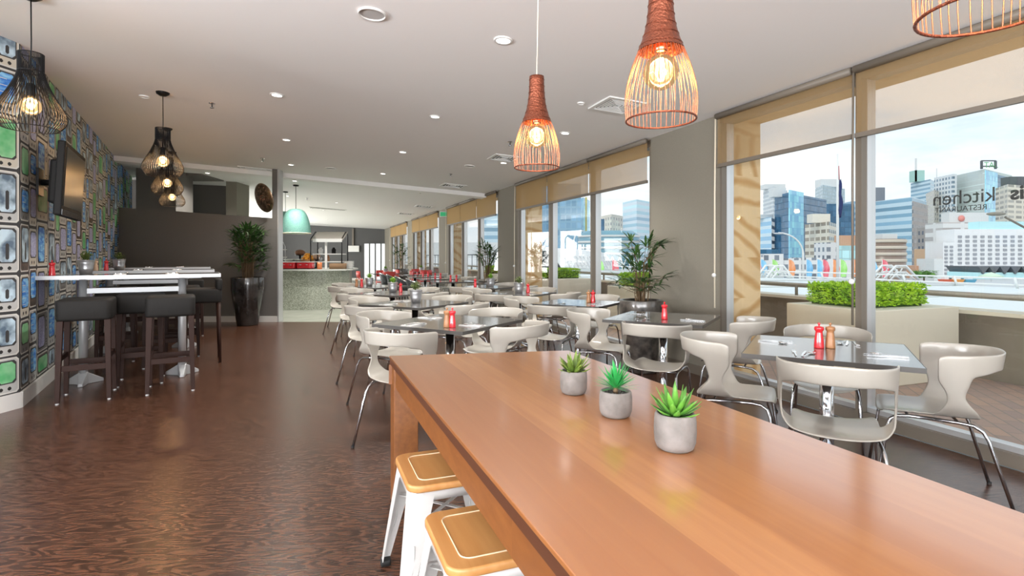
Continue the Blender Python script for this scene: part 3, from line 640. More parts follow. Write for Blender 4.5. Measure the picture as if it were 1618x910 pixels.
# ================================================================== BAR AREA ON THE LEFT
# television on the papered wall
zc=1.965; r=thing('television',lp(.60,.24,zc),0,'flat black television on a bracket on the papered wall','television')
tw,th=1.0,.66
mb=MB(); c=lp(.60,.24,zc)
tvm=Matrix.Rotation(math.atan2(E1.y,E1.x),4,'Z')@Matrix.Rotation(math.radians(3),4,'X')
o=MB().box((0,0,0),(tw,.06,th)).build('housing',M_blackp,r,bevel=.012); o.matrix_local=tvm
q=MB().box((0,-.0325,.02),(tw-.09,.006,th-.13)).build('screen',M_screen,o) if False else MB().box((0,-.032,.02),(tw-.09,.006,th-.13)).build('screen',M_screen,o)
MB().box((0,-.032,-th/2+.03),(tw-.02,.004,.05)).build('speaker_bar',mat('piano_black',(.03,.03,.032),.1,coat=1),o)
MB().box((0,.06,-.02),(tw*.7,.08,th*.6)).build('rear_cover',M_blackp,o,bevel=.02)
mb=MB(); mb.tube([lp(.6,.0,zc)-c,lp(.6,.18,zc)-c],.03,8); mb.box(lp(.6,.016,zc)-c,(.2,.02,.25),math.atan2(E1.y,E1.x)); mb.build('wall_bracket',M_black,r)

def bar_table(a,label,oz):
    r=thing('bar_table',lp(a,.75),math.atan2(E2.y,E2.x),label,'table','white bar tables along the papered wall')
    # local x = away from the wall, y = across
    w_=1.50
    MB().box((0,0,1.07),(w_,.62,.034)).build('table_top',M_top,r,bevel=.002)
    mb=MB()
    for s_ in (-1,1): mb.box((0,s_*.312,1.07),(w_+.008,.006,.036))
    for s_ in (-1,1): mb.box((s_*(w_/2+.002),0,1.07),(.006,.62,.036))
    mb.build('edge_band',M_silver,r)
    for x in (-.44,.40):
        p=MB().lathe([(.0005,.06),(.038,.06),(.038,1.04),(.0005,1.04)],n=20).build('pedestal',M_silver,r); p.location=(x,0,0)
        mb=MB()
        for k in range(3):
            an=-PI/2+2*PI*k/3 if True else 0
            dv=Vector((math.cos(an),math.sin(an),0)); sd=Vector((-dv.y,dv.x,0))
            q0=dv*.0; q1=dv*.17
            mb.hexa([q0-sd*.045,q1-sd*.022,q1+sd*.022,q0+sd*.045,q0-sd*.04+Vector((0,0,.13)),q1-sd*.018+Vector((0,0,.03)),q1+sd*.018+Vector((0,0,.03)),q0+sd*.04+Vector((0,0,.13))])
        f=mb.build('foot_casting',M_silver,p,bevel=.006)
    MB().box((-.02,0,.925),(.84,.04,.05)).build('cross_rail',M_silver,r)
    MB().box((-.02,0,1.045),(1.2,.05,.02)).build('top_rail',M_silver,r)
    return r
bar_table(.79,'nearest white-edged bar table against the papered wall',0)
bar_table(2.79,'middle white-edged bar table, behind the nearest one',0)
bar_table(4.80,'furthest white-edged bar table, next to the charcoal partition',0)

st=thing('bar_stool',(0,0,0),0,'',None); st['category']='stool'
MB().rbox((0,0,.80),(.40,.40,.19),.05,4,tb=.025).build('seat_box',M_leather,st)
for i,(sx_,sy_) in enumerate([(-1,-1),(1,-1),(1,1),(-1,1)]):
    t=.024; b=.017; X,Y=sx_*.165,sy_*.165; X2,Y2=sx_*.18,sy_*.19
    mb=MB(); mb.hexa([Vector((X2+u*b,Y2+v*b,.012)) for u,v in [(-1,-1),(1,-1),(1,1),(-1,1)]]+[Vector((X+u*t,Y+v*t,.71)) for u,v in [(-1,-1),(1,-1),(1,1),(-1,1)]])
    lg=mb.build('leg',M_legw,st,bevel=.003); MB().lathe([(.014,0),(.014,.012),(.0005,.012)],(X2,Y2,0),12).build('glide',M_silver,lg)
for z,s_ in [(.30,-1),(.30,1)]: MB().box((0,s_*.178,z),(.31,.022,.05)).build('stretcher',M_legw,st,bevel=.002)
for s_ in (-1,1): MB().box((s_*.172,0,.38),(.022,.31,.045)).build('stretcher',M_legw,st,bevel=.002)
ang=math.atan2(E2.y,E2.x)
for a,b,l,g in [(.14,.43,'black box-seat bar stool nearest to the papered wall, in front','')
    ,(.12,1.07,'black box-seat bar stool in front, nearest to the camera on the aisle side',''),
    (.62,.80,'dark bar stool tucked under the nearest bar table between its pedestals',''),
    (2.12,.45,'dark bar stool near the wall in front of the middle bar table',''),(2.10,1.13,'dark bar stool on the aisle side in front of the middle bar table',''),(1.52,.95,'dark bar stool behind the nearest bar table',''),
    (3.5,.9,'dark bar stool behind the middle bar table',''),(4.12,.5,'dark bar stool near the wall in front of the furthest bar table',''),(4.12,1.2,'dark bar stool on the aisle side of the furthest bar table','')]:
    place(st,lp(a,b),ang,l,'dark box-seat bar stools')
# upholstered high chair back seen behind
hc=thing('bar_stool',lp(1.52,1.35),ang,'dark upholstered bar stool with a low back behind the nearest bar table','stool')
MB().rbox((0,0,.80),(.40,.40,.17),.05,4,tb=.025).build('seat_box',M_leather,hc)
MB().rbox((.0,.17,1.0),(.40,.07,.26),.03,4,tb=.02).build('backrest',M_leather,hc) if False else MB().rbox((.17,0,.93),(.07,.40,.14),.03,4,tb=.02).build('backrest',M_leather,hc)
for sx_,sy_ in [(-1,-1),(1,-1),(1,1),(-1,1)]:
    mb=MB(); mb.tube([(sx_*.165,sy_*.165,.715),(sx_*.18,sy_*.18,.0)],[.024,.016],6); mb.build('leg',M_legw,hc)

# grinder, bucket plant
def grinder_mesh(h=.125,r=.026):
    return [(.0005,0),(r,0),(r*1.02,h*.05),(r*.93,h*.35),(r*.72,h*.7),(r*.70,h*.76),(r*.92,h*.82),(r*.98,h*.9),(r*.9,h*.97),(r*.3,h),(.0005,h)]
def grinder(m,mk,name,cat):
    g=thing(name,(0,0,0)); g['category']=cat
    MB().lathe(grinder_mesh(),n=24).build('body',m,g)
    MB().lathe([(.004,.122),(.004,.132),(.0075,.136),(.0075,.142),(.003,.146),(.0005,.146)],n=12).build('knob',mk,g)
    return g
g_red=grinder(M_red,M_red,'salt_grinder','grinder'); g_wood=grinder(M_woodg,M_woodg,'pepper_grinder','grinder'); g_pale=grinder(M_paleg,M_paleg,'pepper_grinder','grinder')
def bucket_plant(seed,h,r_,m,bh=.115):
    g=thing('bucket_plant',(0,0,0)); g['category']='potted plant'; rnd=random.Random(seed)
    b=MB().lathe([(.0005,0),(.042,0),(.050,.04),(.0515,.045),(.051,.05),(.056,.085),(.0575,.09),(.057,.095),(.060,bh),(.063,bh+.003),(.060,bh+.004),(.055,bh-.01),(.0005,bh-.012)],n=28).build('bucket',M_galv,g)
    mb=MB()
    for k in range(300):
        a=rnd.uniform(0,2*PI); e_=rnd.uniform(0,1); d=Vector((math.cos(a)*e_,math.sin(a)*e_,rnd.uniform(.3,1))).normalized()
        p=Vector((0,0,bh-.012))+Vector((d.x*r_*.9,d.y*r_*.9,d.z*h))*rnd.uniform(.35,1)
        mb.blade(p,(d.x+rnd.uniform(-.6,.6),d.y+rnd.uniform(-.6,.6),d.z*.6+rnd.uniform(-.2,.5)),rnd.uniform(.015,.028),.009,.3,seg=2)
    for k in range(14):
        a=rnd.uniform(0,2*PI); mb.tube([(0,0,bh-.015),(math.cos(a)*r_*.5,math.sin(a)*r_*.5,bh+h*.6)],.0015,4)
    mb.build('foliage',m,g); return g
pl_a=bucket_plant(1,.085,.075,M_bush); pl_b=bucket_plant(2,.075,.06,M_bushb)
TZ=1.087
def onbar(a,b): return lp(a,b,TZ)
place(g_red,onbar(.62,.10),0,'red grinder on the nearest bar table, by the papered wall')
place(pl_a,onbar(1.02+.0,.30),0,'leafy plant in a galvanised bucket, leftmost on the bar tables')
place(g_pale,onbar(2.63,.18),0,'pale wooden grinder between the plant and the red grinder on the bar tables')
place(g_red,onbar(2.70,.28),0,'red grinder right of the pale wooden one on the middle bar table')
place(pl_a,onbar(2.86,.40),1.2,'leafy plant in a galvanised bucket, second from the left on the bar tables')
place(g_pale,onbar(4.68,.28),0,'pale wooden grinder, rightmost on the bar tables')

# cutlery
fk=thing('fork',(0,0,0)); fk['category']='fork'
mb=MB(); mb.box((0,-.04,.004),(.007,.11,.003)); mb.box((0,.03,.004),(.018,.03,.003)); fk_m=mb.build('handle',M_steel,fk)
mb=MB(); [mb.box((x,.065,.005),(.0028,.05,.002)) for x in (-.0075,-.0025,.0025,.0075)]; mb.build('tines',M_steel,fk)
kn=thing('knife',(0,0,0)); kn['category']='knife'
MB().box((0,-.05,.004),(.010,.09,.005)).build('handle',M_steel,kn); MB().hexa([Vector(p) for p in [(-.009,-.005,.002),(.006,-.005,.002),(.006,.10,.002),(-.003,.10,.002),(-.009,-.005,.004),(.006,-.005,.004),(.006,.10,.004),(-.003,.10,.004)]]).build('knife_blade',M_steel,kn)
sp=thing('spoon',(0,0,0)); sp['category']='spoon'
MB().box((0,-.03,.005),(.006,.12,.003)).build('handle',M_steel,sp); MB().sphere((0,.055,.006),.019,14,sc=(1,1.4,.28)).build('bowl',M_steel,sp)
nk=thing('napkin',(0,0,0)); nk['category']='napkin'
MB().box((0,0,.002),(.10,.19,.003)).build('lower_fold',M_napkin,nk); MB().box((.004,.003,.0045),(.092,.18,.002)).build('upper_fold',M_napkin,nk)
def setting(base,rz,where,napkin=True):
    """base on the table top; rz: direction the diner faces"""
    m=Matrix.Rotation(rz,3,'Z')
    if napkin: place(nk,base,rz,'white folded napkin '+where,'table napkins')
    z=Vector((0,0,.006 if napkin else .0005))
    place(fk,base+z+m@Vector((-.03,0,0)),rz+.12,'steel fork '+where,'forks on napkins'); place(kn,base+z+m@Vector((.012,0,0)),rz-.06,'steel knife '+where,'knives on napkins'); place(sp,base+z+m@Vector((.036,-.01,0)),rz-.25,'steel spoon '+where,'spoons on napkins')
for a,nm in [(.79,'nearest'),(2.79,'middle'),(4.80,'furthest')]:
    for b,wh in [(.62,'left'),(1.06,'right')]:
        setting(onbar(a-.12,b),ang+.1*b,'on the %s bar table, %s of its two settings'%(nm,wh))

# ================================================================== PALMS
def palm(loc,pot_h,pot_r,pot_r0,ph,spread,seed,label,potm,nst=9,nf=26):
    r=thing('potted_palm',loc,0,label,'potted palm'); rnd=random.Random(seed)
    prof=[(.0005,0),(pot_r0,0),(pot_r0*1.04,.02),(pot_r0+(pot_r-pot_r0)*.62,pot_h*.45),(pot_r*.985,pot_h*.75),(pot_r,pot_h-.01),(pot_r*.99,pot_h),(pot_r*.88,pot_h),(pot_r*.86,pot_h-.05),(.0005,pot_h-.05)]
    MB().lathe(prof,n=40).build('pot',potm,r)
    MB().lathe([(pot_r*.87,pot_h-.045),(.0005,pot_h-.03)],n=24).build('soil',M_soil,r)
    lf=MB(); stm=MB()
    for k in range(nf):
        a=2*PI*k/nf*2.4+rnd.uniform(-.3,.3); hh=ph*(.12+.8*rnd.random()**.8); rad=spread*rnd.uniform(.15,.62)*(1-.25*hh/ph)
        base=Vector((math.cos(a)*pot_r*.35*rnd.random(),math.sin(a)*pot_r*.35*rnd.random(),pot_h-.05))
        stem_top=base+Vector((math.cos(a)*.02,math.sin(a)*.02,hh*.75)); tip=Vector((math.cos(a)*rad,math.sin(a)*rad,pot_h+hh))
        if k%5==0: stm.tube([base,base.lerp(stem_top,.6)],[.008,.007],6)
        stm.tube([base.lerp(stem_top,.3) if k%5 else base.lerp(stem_top,.55),stem_top,tip],[.003,.003,.002],5)
        out=(tip-stem_top); out.z*=.4; out=out.normalized() if out.length>0 else Vector((1,0,0)); side=Vector((-out.y,out.x,0)).normalized()
        nb=rnd.choice([6,7,8]); L_=rnd.uniform(.16,.25)*spread/.5
        for j in range(nb):
            f=(j/(nb-1)-.5)*2; an=f*1.75
            d=out*math.cos(an)+side*math.sin(an)+Vector((0,0,.35-.25*abs(f)+rnd.uniform(-.1,.15)))
            ln=L_*(1-.25*abs(f)); lf.blade(tip,d,ln,.026*spread/.5,rnd.uniform(.15,.5),seg=4,fold=.15)
    stm.build('stems',M_stem,r); lf.build('fronds',M_palm,r); return r
palm((R(387,9.85).x,9.95,0),.885,.285,.175,.98,.56,5,'bushy palm in a tall glossy black pot in front of the charcoal partition',M_blackpot,nf=110)
palm((R(1014,6.0).x-.02,5.95,0),.79,.235,.16,.72,.50,9,'palm in a dark pot against the nearest column by the windows',M_crackle,nf=46)
palm((R(770,11.0).x,11.0,0),.75,.24,.16,.86,.46,12,'palm in a dark pot against the second column',M_crackle,nf=40)
palm((R(633,20.3).x,20.3,0),.8,.3,.2,.95,.62,15,'furthest potted palm near the end of the window wall',M_crackle,nf=24)

# ================================================================== DINING TABLES AND SHELL CHAIRS
def make_chair(shell):
    c=thing('shell_chair',(0,0,0)); c['category']='chair'
    me=bmesh.new(); NC=34; K=5
    def arc(i):
        ph=PI*i/NC; x=.248*math.copysign(abs(math.cos(ph))**.80,math.cos(ph)); y=-.02-.30*math.sin(ph)**.9
        return x,y
    grid=[]
    rows=5
    for i in range(NC+1):
        x,y=arc(i); s_=min(i,NC-i)/NC*2        # 0 at the arm tips, 1 at the back
        col=[]
        zb=.635+.055*min(1,s_*1.6); zt=.768+.017*s_
        for j in range(rows+1):
            t=j/rows; z=zb+(zt-zb)*t; k=1+.045*t
            yy=-.02+(y+.02)*k
            if i in (0,NC): z=zb+(zt-zb)*(.04+.88*t)
            col.append(me.verts.new((x*(1+.03*t),yy-.0*t,z)))
        grid.append(col)
    for i in range(NC):
        for j in range(rows): me.faces.new((grid[i][j],grid[i+1][j],grid[i+1][j+1],grid[i][j+1]))
    # side panels from the band down to the seat
    HW=9; edge={}
    for sgn,idx in ((1,list(range(0,K+1))),(-1,[NC-i for i in range(0,K+1)])):
        prev=[grid[i][0] for i in idx]; top=[v.co.copy() for v in prev]
        for wv in range(1,HW+1):
            t=wv/HW; z=.635-(.635-.452)*t
            xw=.248-.028*t-.03*max(0,(t-.75))/.25; cur=[]
            yf=-.02-.045*math.sin(PI*t)+.01*t; yb=top[-1].y+(.030*math.sin(PI*min(1,t*1.15)))-.040*max(0,t-.45)/.55
            for q in range(K+1):
                s_=q/K; y=yf+(yb-yf)*s_
                tx=abs(top[q].x)*(1-t)+xw*t
                zz=z if wv<HW else .450
                cur.append(me.verts.new((sgn*tx,y,zz)))
            for q in range(K):
                f=(prev[q],prev[q+1],cur[q+1],cur[q]); me.faces.new(f if sgn<0 else f[::-1])
            prev=cur
        edge[sgn]=prev
    # seat
    M_=12; ysp=[v.co.y for v in edge[1]]; xs0=edge[1][0].co.x
    front=[.215,.205,.16,.10,.04]; back=[]
    rowsy=front+ysp; seat=[]
    for r_i,y in enumerate(rowsy):
        row=[]
        for m in range(M_+1):
            u=m/M_*2-1
            if r_i>=len(front):
                k=r_i-len(front)
                if m==0: row.append(edge[-1][k]); continue
                if m==M_: row.append(edge[1][k]); continue
                hw=xs0
            else: hw=[.150,.176,.190,.192,.190][r_i]
            z=.432+.020*abs(u)**3 - .006*(1-u*u)+(-.018 if r_i==0 else (-.004 if r_i==1 else 0))
            yy=y-.02*(abs(u)**2)*(1 if r_i==0 else 0)
            if r_i>=len(front)+K-1: yy=y-(.03 if r_i==len(front)+K else .01)*(1-u*u); z+=.006*(1-u*u)
            row.append(me.verts.new((u*hw,yy,z)))
        seat.append(row)
    for a in range(len(seat)-1):
        for m in range(M_): me.faces.new((seat[a][m],seat[a][m+1],seat[a+1][m+1],seat[a+1][m]))
    bmesh.ops.recalc_face_normals(me,faces=me.faces)
    for f in me.faces: f.smooth=True
    md=bpy.data.meshes.new('shell'); me.to_mesh(md); me.free(); md.materials.append(shell)
    o=bpy.data.objects.new('shell',md); C.objects.link(o); o.parent=c
    s_=o.modifiers.new('solid','SOLIDIFY'); s_.thickness=.009; s_.offset=0
    s_=o.modifiers.new('sub','SUBSURF'); s_.levels=1; s_.render_levels=1
    for sx_ in (-1,1):
        def pts(f):
            if f: return [(sx_*.205,.235,0),(sx_*.185,.185,.36),(sx_*.18,.172,.398),(sx_*.175,.14,.418),(sx_*.17,.09,.422),(sx_*.17,-.02,.420)]
            return [(sx_*.215,-.33,0),(sx_*.190,-.235,.345),(sx_*.183,-.215,.385),(sx_*.176,-.18,.408),(sx_*.172,-.13,.414),(sx_*.17,-.02,.420)]
        for f in (True,False):
            l_=MB().tube(pts(f),.0088,8).build('leg',M_chromed,c); MB().lathe([(.011,0),(.011,.014),(.0005,.015)],pts(f)[0],10).build('foot_cap',M_rubber,l_)
    mb=MB(); mb.tube([(-.17,.09,.421),(.17,.09,.421)],.007,6); mb.tube([(-.17,-.12,.414),(.17,-.12,.414)],.007,6); mb.build('seat_bracket',M_chromed,c)
    return c
chair=make_chair(M_shell)

def make_table(size):
    t=thing('dining_table',(0,0,0)); t['category']='table'
    MB().box((0,0,.733),(size,size,.024)).build('table_top',M_top,t,bevel=.002)
    mb=MB()
    for a in range(4):
        rz=PI/2*a; m=Matrix.Rotation(rz,3,'Z'); mb.box(m@Vector((0,size/2+.0006,.733)),(size,.003,.025),rz)
    mb.build('edge_band',M_edge,t)
    MB().lathe([(.0005,.02),(.036,.02),(.036,.70),(.0005,.70)],n=24).build('pedestal',M_chrome,t)
    MB().lathe([(.0005,0),(.225,0),(.225,.008),(.21,.016),(.06,.032),(.04,.05),(.0005,.05)],n=40).build('base_plate',M_chrome,t)
    MB().box((0,0,.712),(.34,.34,.012)).build('mounting_plate',M_black,t)
    return t
tab=make_table(.80); tabm=make_table(.86)
RZ=math.radians(-30)
TABLES=[]
def dining(proto,x,y,name,rz=RZ,sides='FRBL',dist=None,settings='FRBL',half=.4,lat=None,group='square dining tables',jit=0):
    place(proto,(x,y,0),rz,'square dark-topped pedestal table, '+name,group)
    m=Matrix.Rotation(rz,3,'Z'); rnd=random.Random(int(x*100+y*37))
    D={'F':(Vector((0,-1,0)),0,'with its back to the camera'),'R':(Vector((1,0,0)),PI/2,'on the right side'),'B':(Vector((0,1,0)),PI,'on the far side'),'L':(Vector((-1,0,0)),-PI/2,'on the left side')}
    for s_ in sides:
        v,a,wd=D[s_]; dd=(dist or {}).get(s_,.60)
        place(chair,Vector((x,y,0))+m@(v*dd+Vector((abs(v.y),abs(v.x),0))*(lat or {}).get(s_,0)),rz+a+rnd.uniform(-.05,.05)*1,'off-white shell chair %s of the %s'%(wd if s_!='F' else 'on the near side',name),'off-white shell chairs')
    for s_ in settings:
        v,a,wd=D[s_]; wd={'F':'at the near edge','R':'at the right edge','B':'at the far edge','L':'at the left edge'}[s_]
        setting(Vector((x,y,.7455))+m@(v*(half-.13)+Vector((v.y,-v.x,0))*.12),rz+a,'%s of the %s'%(wd,name),napkin='middle' in name)
def ontab(x,y,dx=0,dy=0): return Vector((x+dx,y+dy,.7455))
WN=['nearest window table','second window table','third window table','fourth window table','fifth window table','sixth window table']
T=[(1.79,3.06),(1.30,4.63),(.75,6.12),(.10,7.72),(-.42,9.35)]
dining(tab,*T[0],WN[0],dist={'F':.44,'R':.46,'L':.47,'B':.60},lat={'R':.16,'F':.03})
dining(tab,*T[1],WN[1],dist={'F':.52,'R':.54,'L':.54,'B':.6},lat={'F':.10},sides='FRL',settings='FRL')
dining(tab,*T[2],WN[2],sides='FBL',settings='FR')
dining(tab,*T[3],WN[3],settings='FR')
dining(tab,*T[4],WN[4],settings='',sides='FRB')
MN=['middle-row table nearest the long wooden table','second middle-row table','third middle-row table','middle-row table nearest the buffet']
Mt=[(-.50,4.33),(-1.09,6.05),(-1.72,7.75),(-2.42,9.45)]
dining(tabm,*Mt[0],MN[0],sides='FRBL',half=.43,settings='FRL',dist={'F':.60,'R':.52,'L':.6,'B':.62},lat={'F':.10})
dining(tabm,*Mt[1],MN[1],sides='FRBL',half=.43,settings='FL')
dining(tabm,*Mt[2],MN[2],sides='FRBL',half=.43,settings='F')
dining(tabm,*Mt[3],MN[3],sides='FL',half=.43,settings='')
def shakers(x,y,name,o=(0,0),rz=RZ,sep=.062,red_first=True):
    m=Matrix.Rotation(rz+.45,3,'Z'); v=m@Vector((sep/2,0,0))
    place(g_red,ontab(x,y,*o)-v*(1 if red_first else -1),0,'red grinder on the '+name); place(g_wood,ontab(x,y,*o)+v*(1 if red_first else -1),0,'brown wooden grinder on the '+name)
shakers(*T[0],WN[0],(0,.02))
place(g_red,ontab(*T[1],-.03,-.15),0,'single red grinder on the '+WN[1])
m=RZ; shakers(*T[2],WN[2],(.14,-.05),red_first=False,sep=.05)
place(pl_a,ontab(*T[3],-.0,0),.5,'leafy plant in a galvanised bucket on the '+WN[3]); place(g_red,ontab(*T[3],.13,-.02),0,'red grinder beside the plant on the '+WN[3])
place(pl_b,ontab(*T[4],.05,0),.5,'bright green plant in a galvanised bucket on the '+WN[4]); place(g_red,ontab(*T[4],-.22,-.0),0,'red grinder left of the plant on the '+WN[4]); 
shakers(-.46,3.97,MN[0],(0,0),red_first=False,sep=.04)
place(pl_a,ontab(*Mt[1],0,.05),1.0,'leafy plant in a galvanised bucket on the '+MN[1])
place(pl_b,ontab(*Mt[2],-.02,.1),1.0,'bright green plant in a galvanised bucket on the '+MN[2]); place(g_red,ontab(*Mt[2],.09,.12),0,'red grinder beside the plant on the '+MN[2])
place(pl_b,ontab(*Mt[3],-.1,.05),2.0,'bright green plant in a galvanised bucket on the '+MN[3]); place(g_red,ontab(*Mt[3],-.22,.0),0,'red grinder left of the plant on the '+MN[3]); place(g_wood,ontab(*Mt[3],-.31,-.0),0,'brown wooden grinder, leftmost on the '+MN[3])

# far rows: woven armchairs and red chairs
wc=thing('woven_armchair',(0,0,0)); wc['category']='chair'
mb=MB(); n=18
pts=[(.30*math.cos(PI*i/n)*(1),-.28*math.sin(PI*i/n)-.0) for i in range(n+1)]
g_=[]
for i,(x,y) in enumerate(pts):
    s_=math.sin(PI*i/n); zt=.64+.17*s_
    g_+= [(x*.82,y*.82,.40),(x*.95,y*.95,.40+(zt-.40)*.5),(x*1.05,y*1.1,zt)]
fs=[]
for i in range(n): a=i*3; fs+= [(a,a+3,a+4,a+1),(a+1,a+4,a+5,a+2)]
mb.add(g_,fs,True); sh=mb.build('woven_back',M_weave,wc,solid=.02)
mb=MB(); mb.tube([(x*1.05,y*1.1,.64+.17*math.sin(PI*i/n)) for i,(x,y) in enumerate(pts)],.014,8); mb.build('top_rail',M_chromed,wc)
MB().rbox((0,.0,.41),(.5,.46,.05),.1,5).build('seat',M_weave,wc)
for sx_,sy_ in [(-1,-1),(1,-1),(1,1),(-1,1)]: MB().tube([(sx_*.2,sy_*.17,.39),(sx_*.24,sy_*.22,0)],.012,6).build('leg',M_black,wc)
rc=thing('red_chair',(0,0,0)); rc['category']='chair'
MB().rbox((0,0,.45),(.42,.42,.03),.06,4).build('seat',M_redch,rc)
mb=MB(); n=8
vs=[];
for i in range(n+1):
    a=(i/n-.5)*1.9; x=.23*math.sin(a); y=-.21*math.cos(a)-.02
    vs+=[(x,y,.62),(x*1.03,y*1.08,.72),(x,y*1.1,.82)]
fs=[]
for i in range(n): a=i*3; fs+= [(a,a+3,a+4,a+1),(a+1,a+4,a+5,a+2)]
mb.add(vs,fs,True); mb.build('backrest',M_redch,rc,solid=.015)
for sx_,sy_ in [(-1,-1),(1,-1),(1,1),(-1,1)]: MB().tube([(sx_*.18,sy_*.17,.66 if sy_<0 else .44),(sx_*.18,sy_*.17,.44),(sx_*.22,sy_*.22,0)],.011,6).build('leg',M_redch,rc)
FT=[(-1.25,11.4,'first'),(-1.76,12.7,'second'),(-2.26,14.0,'third'),(-2.76,15.3,'fourth')]
for x,y,nm in FT:
    place(tab,(x,y,0),math.radians(21),'square table against the next, %s of the far row along the windows'%nm,'square dining tables')
    m=Matrix.Rotation(math.radians(21),3,'Z')
    place(wc,Vector((x,y,0))+m@Vector((-.68,0,0)),math.radians(21)-PI/2,'black woven armchair on the aisle side of the %s table of the far row'%nm,'black woven armchairs')
    place(chair,Vector((x,y,0))+m@Vector((.62,0,0)),math.radians(21)+PI/2,'off-white shell chair on the window side of the %s table of the far row'%nm,'off-white shell chairs')
    place(g_red,Vector((x-.04,y-.1,.7455)),0,'red grinder, left one on the %s table of the far row'%nm); place(g_red,Vector((x+.08,y-.06,.7455)),0,'red grinder, right one on the %s table of the far row'%nm)
for x,y,nm in [(-3.9,16.6,'left'),(-3.1,18.4,'right')]:
    place(tab,(x,y,0),math.radians(21),'square table with red chairs, %s of the two before the end wall'%nm,'square dining tables')
    m=Matrix.Rotation(math.radians(21),3,'Z')
    for v,a,wd in [((-.62,0,0),-PI/2,'left'),((0,-.62,0),0,'near'),((.62,0,0),PI/2,'right'),((0,.62,0),PI,'far')]:
        place(rc,Vector((x,y,0))+m@Vector(v),math.radians(21)+a,'red chair on the %s side of the %s table before the end wall'%(wd,nm),'red chairs')
    place(pl_b,Vector((x,y,.7455)),0,'bright green bucket plant on the %s table with red chairs'%nm)
# the light shell chairs between the far rows
place(chair,(-2.95,11.3,0),math.radians(-60),'off-white shell chair alone in the aisle beyond the third middle-row table','off-white shell chairs')
# ================================================================== LONG TABLE, STOOLS, POTS
A=Vector((-.642,2.815,0)); B=Vector((.312,2.976,0)); dn=-U; Ln=3.25
r=thing('long_table',(.4,1.4,0),0,'long orange-brown wooden dining table in the foreground','table')
q=[A,A+dn*Ln,B+dn*(Ln+.3),B]
mb=MB(); mb.hexa([Vector((p.x,p.y,.738)) for p in q]+[Vector((p.x,p.y,.75)) for p in q]); bw(mb,'table_top',M_tablew,r,bevel=.002)
qc=(q[0]+q[1]+q[2]+q[3])/4; qi=[p+(qc-p).normalized()*.006 for p in q]; mb=MB(); mb.hexa([Vector((p.x,p.y,.708)) for p in qi]+[Vector((p.x,p.y,.738)) for p in qi]); bw(mb,'shaded_edge',mat('edge_shade_brown',(.075,.022,.007),.5),r)  # strip under the top; shade of the gap is put into its dark colour
# apron, a little inside the edge of the top, flush with the legs
def inset(p0,p1,w_,z0,z1,off=.012):
    d=(p1-p0).normalized(); nn=Vector((-d.y,d.x,0)); mb=MB(); a=p0+nn*off; b=p1+nn*off
    mb.hexa([a+Vector((0,0,z0)),b+Vector((0,0,z0)),b+nn*w_+Vector((0,0,z0)),a+nn*w_+Vector((0,0,z0)),a+Vector((0,0,z1)),b+Vector((0,0,z1)),b+nn*w_+Vector((0,0,z1)),a+nn*w_+Vector((0,0,z1))]); return mb
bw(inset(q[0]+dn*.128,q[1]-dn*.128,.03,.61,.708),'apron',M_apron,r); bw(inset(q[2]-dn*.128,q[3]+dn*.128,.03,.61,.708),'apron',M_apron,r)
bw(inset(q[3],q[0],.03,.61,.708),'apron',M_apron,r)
wdv=(B-A).normalized()
for p,s_,t_ in [(A,1,1),(B,-1,1),(A+dn*(Ln-.12),1,1),(B+dn*(Ln+.18),-1,1)]:
    a=p+wdv*.006*s_; c=[a,a+dn*.12,a+dn*.12+wdv*.12*s_,a+wdv*.12*s_]
    if s_<0: c=c[::-1]
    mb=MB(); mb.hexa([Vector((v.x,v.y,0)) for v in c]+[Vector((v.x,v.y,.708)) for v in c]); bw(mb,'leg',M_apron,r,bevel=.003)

ms=thing('metal_stool',(0,0,0)); ms['category']='stool'
MB().rbox((0,0,.445),(.345,.345,.026),.05,6,tb=.006).build('seat',M_stoolw,ms)
mb=MB(); pts=[]
for k in range(4):
    cx=.095*(1 if k in (0,3) else -1); cy=.095*(1 if k in (0,1) else -1)
    for j in range(6): a=PI/2*k+PI/2*j/5; pts.append((cx+.03*math.cos(a),cy+.03*math.sin(a),.4588))
mb.tube(pts,.0022,6,closed=True); mb.build('seat_groove',mat('groove_edge',(.80,.62,.42),.3),ms)
MB().rbox((0,0,.415),(.325,.325,.034),.05,6).build('skirt',M_stoolm,ms)
for i,(sx_,sy_) in enumerate([(-1,-1),(1,-1),(1,1),(-1,1)]):
    mb=MB(); X,Y=.160,.160; X2,Y2=.215,.215; wt,wb=.085,.034
    def pt(x,y,z): return Vector((x*sx_,y*sy_,z))
    # an angled sheet leg: outer corner with two wings, rounded outside
    top=[pt(X-wt,Y,.43),pt(X-.018,Y,.43),pt(X,Y-.018,.43),pt(X,Y-wt,.43)]; bot=[pt(X2-wb,Y2,.02),pt(X2-.008,Y2,.02),pt(X2,Y2-.008,.02),pt(X2,Y2-wb,.02)]
    mid=[b_.lerp(t_,.5) for b_,t_ in zip(bot,top)]
    mb.add(bot+mid+top,[(0,1,5,4),(1,2,6,5),(2,3,7,6),(4,5,9,8),(5,6,10,9),(6,7,11,10)])
    lg=mb.build('leg',M_stoolm,ms,solid=.003)
    MB().tube([pt((X+X2)/2-.03,(Y+Y2)/2+.001,.26),pt((X+X2)/2-.03+.0,(Y+Y2)/2+.001,.20),pt(X2-.018,Y2+.001,.05)],.004,5).build('rib',M_stoolm,lg)
    MB().rbox((sx_*(X2-.014),sy_*(Y2-.014),.012),(.04,.04,.024),.008,3).build('foot_cap',M_rubber,lg)
for a in (PI/4,-PI/4):
    MB().box((0,0,.30),(.42,.016,.003),a).build('brace',M_stoolm,ms)
rz21=math.atan2(-dn.x,dn.y)
